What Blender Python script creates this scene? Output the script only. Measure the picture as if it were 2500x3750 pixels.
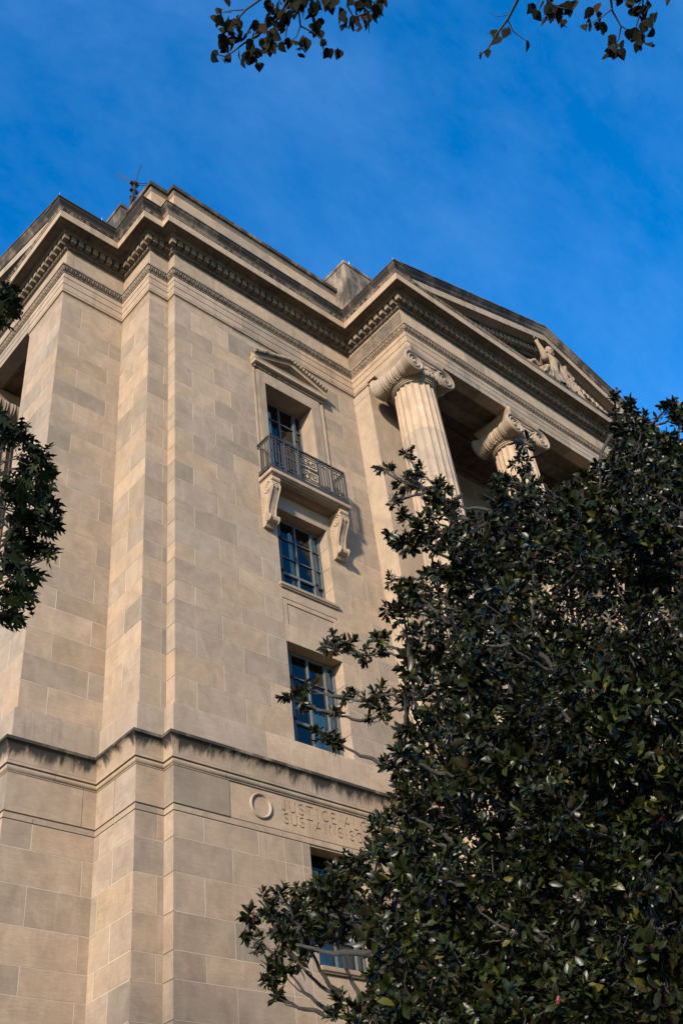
import bpy, bmesh, math, random
import numpy as np
from mathutils import Vector, Matrix
random.seed(7); rng = np.random.default_rng(7)
for o in list(bpy.data.objects): bpy.data.objects.remove(o)
sc = bpy.context.scene; COL = sc.collection
rad = math.radians
# ---------------------------------------------------------------- camera
cam = bpy.data.objects.new('camera', bpy.data.cameras.new('camera')); COL.objects.link(cam)
CR = Vector((0.751515, -0.651639, -0.102916)); CU = Vector((-0.367960, -0.543511, 0.754455)); CF = Vector((0.547568, 0.529116, 0.648233))
EYE = Vector((0, 0, 1.6))
M = Matrix.Identity(4)
for i in range(3):
    M[i][0], M[i][1], M[i][2], M[i][3] = CR[i], CU[i], -CF[i], EYE[i]
cam.matrix_world = M
cam.data.sensor_fit = 'VERTICAL'; cam.data.sensor_height = 36.0; cam.data.sensor_width = 24.0
cam.data.lens = 36.883; cam.data.clip_start = 0.1; cam.data.clip_end = 3000
sc.camera = cam
# ---------------------------------------------------------------- sky, sun, exposure
SUN = Vector((1.85, 1.0, -0.80)).normalized()          # direction the light travels
w = bpy.data.worlds.new('World'); sc.world = w; w.use_nodes = True
nt = w.node_tree; nt.nodes.clear()
def N(nt, t, **k):
    n = nt.nodes.new(t)
    for a, b in k.items(): setattr(n, a, b)
    return n
def LK(nt, a, b): nt.links.new(a, b)
sky = N(nt, 'ShaderNodeTexSky', sky_type='NISHITA', sun_disc=False)
sky.sun_elevation = math.asin(-SUN.z); sky.sun_rotation = math.atan2(-SUN.x, -SUN.y)
sky.air_density = 1.0; sky.dust_density = 0.15; sky.ozone_density = 2.2; sky.altitude = 50
hs = N(nt, 'ShaderNodeHueSaturation'); hs.inputs['Saturation'].default_value = 1.33; hs.inputs['Value'].default_value = 1.12
hs.inputs['Hue'].default_value = 0.5
tc = N(nt, 'ShaderNodeTexCoord'); mp = N(nt, 'ShaderNodeMapping'); mp.inputs['Scale'].default_value = (1.3, 2.5, 1.8); mp.inputs['Rotation'].default_value = (0.3, 0.2, 0.9); mp.inputs['Location'].default_value = (3.1, 1.7, .4)
cn = N(nt, 'ShaderNodeTexNoise'); cn.inputs['Scale'].default_value = 2.6; cn.inputs['Detail'].default_value = 9; cn.inputs['Roughness'].default_value = 0.68; cn.inputs['Distortion'].default_value = 0.15
cr = N(nt, 'ShaderNodeMapRange'); cr.inputs[1].default_value = 0.40; cr.inputs[2].default_value = 0.85; cr.inputs[3].default_value = 0.0; cr.inputs[4].default_value = 0.095
mx = N(nt, 'ShaderNodeMixRGB'); mx.inputs[2].default_value = (3.4, 5.6, 8.8, 1)
bg = N(nt, 'ShaderNodeBackground'); bg.inputs['Strength'].default_value = 0.122
wo = N(nt, 'ShaderNodeOutputWorld')
tn = N(nt, 'ShaderNodeVectorMath', operation='MULTIPLY'); tn.inputs[1].default_value = (1.0, 1.10, 1.26)
LK(nt, sky.outputs[0], tn.inputs[0]); LK(nt, tn.outputs[0], hs.inputs['Color']); LK(nt, tc.outputs['Generated'], mp.inputs[0]); LK(nt, mp.outputs[0], cn.inputs['Vector'])
LK(nt, cn.outputs['Fac'], cr.inputs[0]); LK(nt, cr.outputs[0], mx.inputs[0]); LK(nt, hs.outputs[0], mx.inputs[1])
LK(nt, mx.outputs[0], bg.inputs['Color']); LK(nt, bg.outputs[0], wo.inputs[0])
sl = bpy.data.lights.new('sun', 'SUN'); sl.energy = 5.0; sl.angle = rad(3.5); sl.color = (1.0, 0.87, 0.71)
so = bpy.data.objects.new('sun', sl); COL.objects.link(so); so.rotation_euler = SUN.to_track_quat('-Z', 'Y').to_euler(); so.location = (-30, -20, 40)
sc.render.engine = 'CYCLES'
sc.view_settings.view_transform = 'Standard'; sc.view_settings.look = 'None'; sc.view_settings.gamma = 1; sc.view_settings.exposure = 0.93
sc.view_settings.use_curve_mapping = False
# ---------------------------------------------------------------- materials
def mat(name):
    m = bpy.data.materials.new(name); m.use_nodes = True
    n = m.node_tree; n.nodes.clear()
    b = N(n, 'ShaderNodeBsdfPrincipled'); o = N(n, 'ShaderNodeOutputMaterial'); LK(n, b.outputs[0], o.inputs[0])
    return m, n, b
def mulc(n, a, fac):                      # colour * scalar socket
    x = N(n, 'ShaderNodeVectorMath', operation='SCALE'); LK(n, a, x.inputs[0]); LK(n, fac, x.inputs['Scale']); return x.outputs[0]
def noise(n, vec, scale, detail=4, rough=0.55, dist=0.0):
    x = N(n, 'ShaderNodeTexNoise'); x.inputs['Scale'].default_value = scale; x.inputs['Detail'].default_value = detail
    x.inputs['Roughness'].default_value = rough; x.inputs['Distortion'].default_value = dist
    LK(n, vec, x.inputs['Vector']); return x.outputs['Fac']
def mrange(n, v, a, b, c, d):
    x = N(n, 'ShaderNodeMapRange'); LK(n, v, x.inputs[0])
    for i, q in enumerate((a, b, c, d)): x.inputs[i+1].default_value = q
    return x.outputs[0]
def scaled(n, vec, s):
    x = N(n, 'ShaderNodeVectorMath', operation='MULTIPLY'); LK(n, vec, x.inputs[0]); x.inputs[1].default_value = s; return x.outputs[0]
def mixc(n, f, a, b):
    x = N(n, 'ShaderNodeMixRGB')
    for i, q in enumerate((f, a, b)):
        if isinstance(q, (tuple, list)): x.inputs[i].default_value = tuple(q)+(1,) if len(q) == 3 else q
        elif isinstance(q, float): x.inputs[i].default_value = q
        else: LK(n, q, x.inputs[i])
    return x.outputs[0]
TONES = [(0.261, 0.194, 0.135), (0.21, 0.16, 0.116), (0.288, 0.211, 0.144), (0.243, 0.18, 0.124), (0.191, 0.15, 0.114), (0.274, 0.195, 0.128), (0.249, 0.19, 0.138), (0.167, 0.133, 0.099), (0.261, 0.186, 0.121), (0.227, 0.178, 0.135)]
def stone(name, tones=TONES, soot=0.0, s0=.5, s1=.62, streak=(5, 5, .4), lime=.17, gain=1.0, vein=.85, rough=.86, run=None):
    m, n, b = mat(name)
    geo = N(n, 'ShaderNodeNewGeometry'); oi = N(n, 'ShaderNodeObjectInfo')
    add = N(n, 'ShaderNodeVectorMath', operation='ADD'); sca = N(n, 'ShaderNodeVectorMath', operation='SCALE'); sca.inputs[0].default_value = (37, 53, 29)
    LK(n, oi.outputs['Random'], sca.inputs['Scale']); LK(n, geo.outputs['Position'], add.inputs[0]); LK(n, sca.outputs[0], add.inputs[1])
    pos, wp = add.outputs[0], geo.outputs['Position']
    rp = N(n, 'ShaderNodeValToRGB'); LK(n, oi.outputs['Random'], rp.inputs[0]); e = rp.color_ramp.elements
    while len(e) < len(tones): e.new(0.5)
    for i, t in enumerate(tones): e[i].position = i/(len(tones)-1); e[i].color = tuple(c*gain for c in t)+(1,)
    col = rp.outputs[0]
    col = mulc(n, col, mrange(n, noise(n, scaled(n, pos, (1, 1, .7)), 2.3, 4, .6, .6), .3, .7, .81, 1.17))
    # sedimentary veins, seen strongly on some blocks only
    vs = mrange(n, noise(n, scaled(n, pos, (3, 3, 22)), 1.0, 3, .7, 1.6), .35, .65, 1-.11*vein, 1+.10*vein)
    col = mulc(n, col, vs)
    fine = noise(n, pos, 70, 2, .7)
    col = mulc(n, col, mrange(n, fine, .25, .75, .90, 1.10))
    if lime:
        lm = mrange(n, noise(n, scaled(n, wp, (7, 7, .55)), 1.0, 3, .65, .3), .60, .78, 0, lime)
        col = mixc(n, lm, col, (.41, .37, .32))
    warm = mrange(n, noise(n, wp, .45, 2), .4, .7, 0, .35); col = mixc(n, warm, col, mixc(n, .5, col, (.265*gain, .203*gain, .14*gain)))
    if soot:
        a = noise(n, scaled(n, wp, streak), 1.0, 4, .68, .4); c = noise(n, wp, .55, 3, .6)
        s = N(n, 'ShaderNodeMath', operation='ADD'); LK(n, a, s.inputs[0]); LK(n, mrange(n, c, .3, .7, -.16, .16), s.inputs[1])
        f_ = s.outputs[0]
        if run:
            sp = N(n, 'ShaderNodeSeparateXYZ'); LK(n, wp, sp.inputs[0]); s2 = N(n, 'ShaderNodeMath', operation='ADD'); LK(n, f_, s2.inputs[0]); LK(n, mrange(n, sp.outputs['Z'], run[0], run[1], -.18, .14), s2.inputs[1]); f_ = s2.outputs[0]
        col = mixc(n, mrange(n, f_, s0, s1, 0, soot), col, (.020, .018, .016))
    LK(n, col, b.inputs['Base Color']); b.inputs['Roughness'].default_value = rough; b.inputs['Specular IOR Level'].default_value = .25
    bp = N(n, 'ShaderNodeBump'); bp.inputs['Strength'].default_value = .35; bp.inputs['Distance'].default_value = .012
    LK(n, noise(n, pos, 38, 3, .75), bp.inputs['Height']); LK(n, bp.outputs[0], b.inputs['Normal'])
    return m
MST = stone('limestone_ashlar')
MSM = stone('limestone_moulding', soot=.35, s0=.60, s1=.78, gain=1.04, lime=.16)
MSO = stone('limestone_sooty', soot=.94, s0=.24, s1=.50, streak=(1.7, 1.7, .5), gain=.8)
MTA = stone('limestone_taenia', soot=.55, s0=.50, s1=.72, streak=(11, 11, 6), gain=.78)
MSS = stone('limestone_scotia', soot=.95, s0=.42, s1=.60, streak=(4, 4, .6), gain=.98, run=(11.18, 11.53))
MSC = stone('limestone_half_sooty', soot=.92, s0=.50, s1=.64, streak=(7, 7, .9), gain=.95)
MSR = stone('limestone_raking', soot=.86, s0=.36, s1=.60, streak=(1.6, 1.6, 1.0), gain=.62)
MCO = stone('limestone_column', gain=1.12, vein=.25, lime=.2, soot=.25, s0=.62, s1=.8)
MCV = stone('limestone_carving', gain=.85, vein=.2, soot=.75, s0=.52, s1=.66, streak=(9, 9, 3))
MCB = stone('limestone_console', gain=1.0, soot=.4, s0=.58, s1=.78, vein=.1, lime=.1)
MDG = stone('limestone_shaded', soot=.6, s0=.42, s1=.72, streak=(3, 3, 3), gain=.56)  # shade of cornice and portico undersides painted in, by low gain and dark blotches
MDN = stone('limestone_dentil_shaded', soot=.45, s0=.45, s1=.75, streak=(5, 5, 5), gain=.66)  # dentils and egg band: shade beneath the corona painted in as darker stone
MORT, n_, b_ = mat('pale_mortar')
g_ = N(n_, 'ShaderNodeNewGeometry'); LK(n_, mixc(n_, mrange(n_, noise(n_, g_.outputs['Position'], 3.0, 4), .3, .7, 0, 1), (.43, .36, .275), (.33, .275, .21)), b_.inputs['Base Color']); b_.inputs['Roughness'].default_value = .95
def plain(name, colr, rough=.6, metal=0.0, var=.25, scale=12, bump=0.0):
    m, n, b = mat(name); g = N(n, 'ShaderNodeNewGeometry')
    f = noise(n, g.outputs['Position'], scale, 5, .65)
    x = mixc(n, mrange(n, f, .3, .7, 0, 1), tuple(c*(1-var) for c in colr), tuple(min(1, c*(1+var)) for c in colr))
    LK(n, x, b.inputs['Base Color']); b.inputs['Roughness'].default_value = rough; b.inputs['Metallic'].default_value = metal
    if bump:
        bp = N(n, 'ShaderNodeBump'); bp.inputs['Strength'].default_value = bump; bp.inputs['Distance'].default_value = .01; LK(n, f, bp.inputs['Height']); LK(n, bp.outputs[0], b.inputs['Normal'])
    return m
MBR = plain('weathered_bronze', (.05, .05, .047), .5, .35, .4, 30, .3)
MWF = plain('painted_steel_frame', (.085, .092, .092), .5, .2, .25, 25)
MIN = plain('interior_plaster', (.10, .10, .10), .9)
MCU = plain('curtain_cloth', (.62, .62, .56), .9, 0, .15, 6)
MRF = plain('roof_lead', (.12, .12, .125), .7)
MAN = plain('antenna_metal', (.03, .03, .03), .5, .5)
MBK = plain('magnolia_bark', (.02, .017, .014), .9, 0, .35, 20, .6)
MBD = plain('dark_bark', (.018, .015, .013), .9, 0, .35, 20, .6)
MGR = plain('lawn_and_asphalt', (.055, .06, .045), .9, 0, .3, .8)
MSD = plain('seed_cone_red', (.11, .011, .014), .6, 0, .4, 60)
def glassmat():
    m = bpy.data.materials.new('window_glass'); m.use_nodes = True; n = m.node_tree; n.nodes.clear()
    o = N(n, 'ShaderNodeOutputMaterial'); g = N(n, 'ShaderNodeBsdfGlossy'); t = N(n, 'ShaderNodeBsdfTransparent'); x = N(n, 'ShaderNodeMixShader'); f = N(n, 'ShaderNodeFresnel')
    g.inputs['Roughness'].default_value = .015; g.inputs['Color'].default_value = (.92, .95, .90, 1); t.inputs[0].default_value = (.72, .80, .80, 1); f.inputs['IOR'].default_value = 1.5
    ge = N(n, 'ShaderNodeNewGeometry'); bp = N(n, 'ShaderNodeBump'); bp.inputs['Strength'].default_value = .12; bp.inputs['Distance'].default_value = .02
    LK(n, noise(n, ge.outputs['Position'], 2.2, 2), bp.inputs['Height']); LK(n, bp.outputs[0], g.inputs['Normal'])
    LK(n, f.outputs[0], x.inputs[0]); LK(n, t.outputs[0], x.inputs[1]); LK(n, g.outputs[0], x.inputs[2]); LK(n, x.outputs[0], o.inputs[0]); return m
MGL = glassmat()
def leafmat(name, top, under, rough=.3, spec=.5, trans=.0):
    m, n, b = mat(name); g = N(n, 'ShaderNodeNewGeometry'); at = N(n, 'ShaderNodeAttribute', attribute_name='tint'); oi = N(n, 'ShaderNodeObjectInfo')
    t = N(n, 'ShaderNodeMath', operation='ADD'); LK(n, at.outputs['Fac'], t.inputs[0]); LK(n, oi.outputs['Random'], t.inputs[1])
    fr = N(n, 'ShaderNodeMath', operation='FRACT'); LK(n, t.outputs[0], fr.inputs[0])
    def ramp(cs):
        rp = N(n, 'ShaderNodeValToRGB'); LK(n, fr.outputs[0], rp.inputs[0]); e = rp.color_ramp.elements
        while len(e) < len(cs): e.new(.5)
        for i, (p, c) in enumerate(cs): e[i].position = p; e[i].color = c+(1,)
        return rp.outputs[0]
    LK(n, mixc(n, g.outputs['Backfacing'], ramp(top), ramp(under)), b.inputs['Base Color'])
    b.inputs['Roughness'].default_value = rough; b.inputs['Specular IOR Level'].default_value = spec
    if trans:
        tr = N(n, 'ShaderNodeBsdfTranslucent'); LK(n, ramp([(p, tuple(min(1, c*2.2) for c in q)) for p, q in top]), tr.inputs[0])
        ms = N(n, 'ShaderNodeMixShader'); ms.inputs[0].default_value = trans; o = [q for q in n.nodes if q.type == 'OUTPUT_MATERIAL'][0]
        LK(n, b.outputs[0], ms.inputs[1]); LK(n, tr.outputs[0], ms.inputs[2]); LK(n, ms.outputs[0], o.inputs[0])
    return m
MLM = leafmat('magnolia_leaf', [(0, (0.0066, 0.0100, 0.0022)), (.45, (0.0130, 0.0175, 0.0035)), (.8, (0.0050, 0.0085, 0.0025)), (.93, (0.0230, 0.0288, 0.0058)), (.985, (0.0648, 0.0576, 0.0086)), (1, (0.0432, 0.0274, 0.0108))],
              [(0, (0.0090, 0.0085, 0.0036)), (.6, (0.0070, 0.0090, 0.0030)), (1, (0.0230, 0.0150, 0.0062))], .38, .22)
MLO = leafmat('oak_leaf', [(0, (0.0054, 0.0090, 0.0027)), (.8, (0.0090, 0.0144, 0.0040)), (1, (0.0158, 0.0225, 0.0045))], [(0, (0.0054, 0.0081, 0.0027)), (1, (0.0081, 0.0113, 0.0036))], .7, .1, .05)
MLL = leafmat('linden_leaf', [(0, (0.0045, 0.0059, 0.0027)), (.7, (0.0072, 0.0081, 0.0036)), (.9, (0.0158, 0.0126, 0.0045)), (1, (0.0270, 0.0126, 0.0054))], [(0, (0.0045, 0.0054, 0.0027)), (.75, (0.0067, 0.0072, 0.0036)), (1, (0.0203, 0.0117, 0.0054))], .85, .08, .03)
# ---------------------------------------------------------------- mesh helpers
class MB:
    def __init__(s): s.v = []; s.f = []
    def add(s, vs, fs):
        k = len(s.v); s.v += [tuple(p) for p in vs]; s.f += [tuple(i+k for i in f) for f in fs]
    def box(s, x0, x1, y0, y1, z0, z1, m=None):
        vs = [Vector(p) for p in ((x0,y0,z0),(x1,y0,z0),(x1,y1,z0),(x0,y1,z0),(x0,y0,z1),(x1,y0,z1),(x1,y1,z1),(x0,y1,z1))]
        if m is not None: vs = [m @ p for p in vs]
        s.add(vs, [(0,3,2,1),(4,5,6,7),(0,1,5,4),(1,2,6,5),(2,3,7,6),(3,0,4,7)])
    def prism(s, poly, f):                # poly: [(a,b)], f(a,b,t)->xyz for t 0/1
        n = len(poly)
        s.add([f(a, b, 0) for a, b in poly]+[f(a, b, 1) for a, b in poly], [tuple(range(n))[::-1], tuple(range(n, 2*n))]+[(i, (i+1) % n, n+(i+1) % n, n+i) for i in range(n)])
    def tube(s, pts, rs, seg=6, cap=True):
        pts = [Vector(p) for p in pts]
        if not isinstance(rs, (list, tuple)): rs = [rs]*len(pts)
        rings = []; up = None
        for i, p in enumerate(pts):
            d = (pts[min(i+1, len(pts)-1)]-pts[max(i-1, 0)]).normalized()
            if up is None: up = Vector((0, 0, 1)) if abs(d.z) < .9 else Vector((1, 0, 0))
            a = d.cross(up).normalized(); c = a.cross(d).normalized(); up = c
            rings.append([p+(a*math.cos(t)+c*math.sin(t))*rs[i] for t in [2*math.pi*j/seg for j in range(seg)]])
        vs = [q for r in rings for q in r]; fs = []
        for i in range(len(pts)-1):
            for j in range(seg): fs.append((i*seg+j, i*seg+(j+1) % seg, (i+1)*seg+(j+1) % seg, (i+1)*seg+j))
        if cap: fs += [tuple(range(seg))[::-1], tuple(range((len(pts)-1)*seg, len(pts)*seg))]
        s.add(vs, fs)
    def lathe(s, prof, f, seg=32):        # prof [(r,h)], f(x,y,h)
        vs = []; fs = []
        for r, h in prof:
            for j in range(seg): t = 2*math.pi*j/seg; vs.append(f(r*math.cos(t), r*math.sin(t), h))
        for i in range(len(prof)-1):
            for j in range(seg): fs.append((i*seg+j, i*seg+(j+1) % seg, (i+1)*seg+(j+1) % seg, (i+1)*seg+j))
        fs += [tuple(range(seg))[::-1], tuple(range((len(prof)-1)*seg, len(prof)*seg))]
        s.add(vs, fs)
    def ball(s, c, r, seg=8, rings=5, m=None):     # ellipsoid; r = (rx,ry,rz)
        c = Vector(c); vs = []; fs = []
        for i in range(rings+1):
            ph = math.pi*i/rings
            for j in range(seg):
                t = 2*math.pi*j/seg; p = Vector((r[0]*math.sin(ph)*math.cos(t), r[1]*math.sin(ph)*math.sin(t), r[2]*math.cos(ph)))
                vs.append(c+(m @ p if m is not None else p))
        for i in range(rings):
            for j in range(seg): fs.append((i*seg+j, (i+1)*seg+j, (i+1)*seg+(j+1) % seg, i*seg+(j+1) % seg))
        s.add(vs, fs)
    def build(s, name, material, parent=None, smooth=None, kind=None, bev=0):
        me = bpy.data.meshes.new(name); me.from_pydata(s.v, [], s.f); me.validate(); me.update(); me.materials.append(material)
        if smooth:
            for p in me.polygons: p.use_smooth = True
            me.set_sharp_from_angle(angle=rad(smooth))
        o = bpy.data.objects.new(name, me); COL.objects.link(o); o.parent = parent
        if kind: o['kind'] = kind
        return o
def tag(o, label=None, cat=None, group=None, kind=None):
    for k, v in (('label', label), ('category', cat), ('group', group), ('kind', kind)):
        if v: o[k] = v
    return o
def empty(name, loc=(0, 0, 0)):
    o = bpy.data.objects.new(name, None); o.location = loc; o.empty_display_size = .3; COL.objects.link(o); return o
UNIT = {}
def unit_mesh(material):
    if material.name not in UNIT:
        b = MB(); b.box(-.5, .5, -.5, .5, -.5, .5); me = bpy.data.meshes.new('block'); me.from_pydata(b.v, [], b.f); me.materials.append(material); UNIT[material.name] = me
    return UNIT[material.name]
def block(name, x0, x1, y0, y1, z0, z1, material, parent):
    o = bpy.data.objects.new(name, unit_mesh(material)); o.location = ((x0+x1)/2, (y0+y1)/2, (z0+z1)/2); o.scale = (x1-x0, y1-y0, z1-z0)
    COL.objects.link(o); o.parent = parent; return o
# sweep a moulding profile [(outward, z)] along a plan path; outward = right of travel
def segn(path):
    ns = []
    for a, b in zip(path, path[1:]):
        d = Vector((b[0]-a[0], b[1]-a[1])).normalized(); ns.append(Vector((d.y, -d.x)))
    return ns
def offs(path, o, n0=None, n1=None):
    ns = segn(path); out = []
    for i, p in enumerate(path):
        if i == 0: q = ns[0] if n0 is None else ns[0]+n0
        elif i == len(path)-1: q = ns[-1] if n1 is None else ns[-1]+n1
        else: q = ns[i-1]+ns[i] if abs(ns[i-1].dot(ns[i])) < .5 else ns[i]
        out.append((p[0]+q.x*o, p[1]+q.y*o))
    return out
def plen(path): return sum(math.dist(a, b) for a, b in zip(path, path[1:]))
def subpath(path, s0, s1):
    out = []; s = 0
    for a, b in zip(path, path[1:]):
        L = math.dist(a, b); t0, t1 = max(0, s0-s), min(L, s1-s)
        if t1 > t0+1e-6:
            q = lambda t: (a[0]+(b[0]-a[0])*t/L, a[1]+(b[1]-a[1])*t/L)
            if not out: out.append(q(t0))
            out.append(q(t1))
        s += L
    return out
def sweep(mb, path, prof, n0=None, n1=None):
    k = len(mb.v); n = len(path); m = len(prof)
    for o, z in prof: mb.v += [(x, y, z) for x, y in offs(path, o, n0, n1)]
    for i in range(m-1):
        for j in range(n-1): mb.f.append((k+i*n+j, k+i*n+j+1, k+(i+1)*n+j+1, k+(i+1)*n+j))
    mb.f += [tuple(k+i*n for i in range(m)), tuple(k+i*n+n-1 for i in range(m))[::-1]]
def sweep_blocks(name, path, prof, cuts, material, parent, gap=.010, smooth=32):
    L = plen(path); cs = [0]+sorted(c for c in cs_clean(cuts, path))+[L]; res = []
    for a, b in zip(cs, cs[1:]):
        mb = MB(); sweep(mb, subpath(path, a+(gap/2 if a > 0 else 0), b-(gap/2 if b < L else 0)), prof)
        res.append(mb.build(name, material, parent, smooth))
    return res
def cs_clean(cuts, path):                 # keep joints away from corners
    s = 0; cor = []
    for a, b in zip(path, path[1:]): cor.append(s); s += math.dist(a, b)
    cor.append(s); return [c for c in cuts if min(abs(c-q) for q in cor) > .85]
def even_cuts(path, step, ph=0.0):
    L = plen(path); out = []; s = step*(.6+ph)
    while s < L-.5: out.append(s); s += step*random.uniform(.85, 1.15)
    return out
# ================================================================ setting
g = MB(); g.box(-700, 700, -700, 700, -1, 0); tag(g.build('ground', MGR), kind='structure')
# ================================================================ the stone building
BLD = empty('stone_building', (14, 17, 0))
tag(BLD, 'beige limestone government building with corner pilasters, balcony window and columned pedimented portico', 'building')
AR = [(7.6, 31.1), (7.6, 16.52), (9.43, 16.52), (9.43, 15.16), (10.04, 15.16), (10.04, 14.86), (16.63, 14.86), (16.63, 12.45), (31.27, 12.45), (31.27, 14.86), (40, 14.86)]
XC = 13.955
# ---- ashlar walls: every stone its own block over a pale mortar bed
def cut(iv, a, b):
    out = []
    for p, q in iv:
        if b <= p or a >= q: out.append((p, q)); continue
        if a > p+.02: out.append((p, a))
        if b < q-.02: out.append((b, q))
    return out
def stones(axis, plane, u0, u1, zl, joints, opens=(), depth=.42, material=MST, gap=.0075, bed=.003, name='wall'):
    mb = MB(); todo = []
    for k, (z0, z1) in enumerate(zip(zl, zl[1:])):
        iv = [(u0, u1)]
        for a, b, za, zb in opens:
            if z0 >= za-.04 and z1 <= zb+.04: iv = cut(iv, a, b)
        for a, b in iv:
            a2, b2 = a+.012, b-.012
            if axis == 'X': mb.add([(a2, plane+bed, z0), (b2, plane+bed, z0), (b2, plane+bed, z1), (a2, plane+bed, z1)], [(0, 1, 2, 3)])
            else: mb.add([(plane+bed, a2, z0), (plane+bed, b2, z0), (plane+bed, b2, z1), (plane+bed, a2, z1)], [(0, 3, 2, 1)])
            js = [a]+[j for j in joints(k) if a+.15 < j < b-.15]+[b]
            for p, q in zip(js, js[1:]): todo.append((p+(gap if p > a else 0), q-(gap if q < b else 0), z0+gap*.8, z1-gap*.8))
    wall = mb.build(name, MORT, BLD)
    for p, q, z0, z1 in todo:
        d = random.uniform(-.0012, .0012)
        if axis == 'X': block('stone_block', p, q, plane+d, plane+depth, z0, z1, material, wall)
        else: block('stone_block', plane+d, plane+depth, p, q, z0, z1, material, wall)
    return wall
UZ = [12.37, 13.0, 13.63, 14.28, 14.90, 15.39, 16.0, 16.45, 17.08, 17.73, 18.36, 18.93, 19.44, 20.07, 20.52, 21.16, 21.75, 22.38, 22.93, 23.49, 24.03, 24.83, 25.06]
par = lambda ev, od: (lambda k: ev if k % 2 == 0 else od)
W0, W1 = XC-.84, XC+.84
uo = -.065
stones('X', 14.925, 10.109, 16.72, UZ, par([10.64, 11.87, 15.98], [11.33, 12.56, 15.32]),
       [(12.69, 15.22, 19.44, 24.03), (W0, W1, 16.45, 18.93), (W0, W1, 12.37, 14.90), (W0-.02, W1+.02, 14.90, 16.45)])
stones('X', 15.225, 9.499, 10.2, UZ, par([9.98], []), depth=.4)
stones('Y', 9.495, 15.229, 16.68, UZ, par([], [15.89]), depth=.4)
stones('X', 16.585, 7.669, 9.6, UZ, par([8.26], [9.13]), depth=.4)
stones('Y', 7.665, 16.589, 18.41, UZ, par([17.25], [17.85]), depth=.4)
LZ = [5.3, 5.95, 6.56, 7.18, 7.64, 8.28, 8.96, 9.60, 10.08]
WL0, WL1 = 13.19, 14.72
stones('X', 14.83, 10.014, 16.7, LZ, par([11.295, 12.54, 12.99, 14.92, 15.37], [10.67, 11.92, 12.54, 12.99, 14.92, 15.37]), [(WL0, WL1, 7.64, 10.08)])
stones('X', 15.13, 9.404, 10.1, LZ, par([], [9.87]), depth=.35)
stones('Y', 9.40, 15.134, 16.6, LZ, par([15.82], [16.29]), depth=.4)
stones('X', 16.49, 7.574, 9.5, LZ, par([9.18], [8.15]), depth=.4)
stones('Y', 7.57, 16.494, 19.5, LZ, par([17.4, 18.6], [18.0]), depth=.4)
# narrow string course between two incised grooves, then the inscribed band
for zz, js, dp, nm in (([10.095, 10.205], [[8.15], [15.82], [9.87], [10.67, 11.92, 12.54, 12.99, 14.9]], .0, 'string_course'), ([10.235, 10.99], [[9.12], [15.85], [], [11.28]], .0, 'band_course')):
    stones('X', 14.83, 10.014, 16.7, zz, lambda k: js[3], depth=.40, name=nm, bed=.02) if nm == 'string_course' else stones('X', 14.83, 10.014, 11.28, zz, lambda k: [], depth=.40, name=nm, bed=.02)
    stones('X', 15.13, 9.404, 10.1, zz, lambda k: js[2], depth=.3, name=nm, bed=.02)
    stones('Y', 9.40, 15.134, 16.6, zz, lambda k: js[1], depth=.3, name=nm, bed=.02)
    stones('X', 16.49, 7.574, 9.5, zz, lambda k: js[0], depth=.3, name=nm, bed=.02)
    stones('Y', 7.57, 16.494, 19.5, zz, lambda k: [18.0], depth=.3, name=nm, bed=.02)
# inner masonry behind the facing, below the visible courses and behind the grooves
core = MB()
sweep(core, AR, [(.022, 0), (.022, 5.29), (-.6, 5.29), (-.6, 0)])
core.build('base_wall', MST, BLD)
core = MB(); sweep(core, subpath(AR, 12, plen(AR)-6), [(.005, 10.06), (.005, 10.26), (-.3, 10.26), (-.3, 10.06)]); core.build('groove_backing', MST, BLD)
core = MB(); sweep(core, [(16.63, 14.86), (16.63, 12.45), (31.27, 12.45), (31.27, 14.86)], [(.03, 5.29), (.03, 10.99), (-.5, 10.99), (-.5, 5.29)]); core.build('podium', MST, BLD)
# plinth, ledge, string mouldings
pl = AR
PF = [(-.5, 11.62), (.025, 11.64), (.025, 12.27), (.0, 12.33), (-.062, 12.36), (-.5, 12.36)]
CUTS = lambda st, ph=0: even_cuts(pl, st, ph)
sweep_blocks('plinth_block', pl, PF, [15.0, 17.3, 20.9, 22.6, 24.9, 27.2, 29.5, 31.7, 34]+[36+2.1*i for i in range(10)], MSM, BLD)
LF = [(-.5, 11.52), (.185, 11.535), (.20, 11.54), (.20, 11.60), (.02, 11.655), (-.5, 11.66)]
sweep_blocks('ledge_block', pl, LF, CUTS(2.2, .1), MSO, BLD)
sc_pts = [(.075, 11.185)]+[(.075+.125*(1-math.cos(t)), 11.185+.35*math.sin(t)) for t in [rad(a) for a in (15, 35, 55, 72, 86)]]
SF = [(-.5, 11.16)]+sc_pts+[(-.5, 11.54)]
sweep_blocks('scotia_block', pl, SF, CUTS(1.9, .3), MSS, BLD)
RF = [(-.5, 10.975), (.042, 10.98), (.042, 11.0), (.055, 11.005), (.075, 11.03), (.08, 11.055), (.072, 11.085), (.06, 11.10), (.06, 11.11), (.10, 11.112), (.10, 11.165), (.07, 11.18), (-.5, 11.18)]
sweep_blocks('roll_moulding_block', pl, RF, CUTS(2.2, .2), MSM, BLD)
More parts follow.
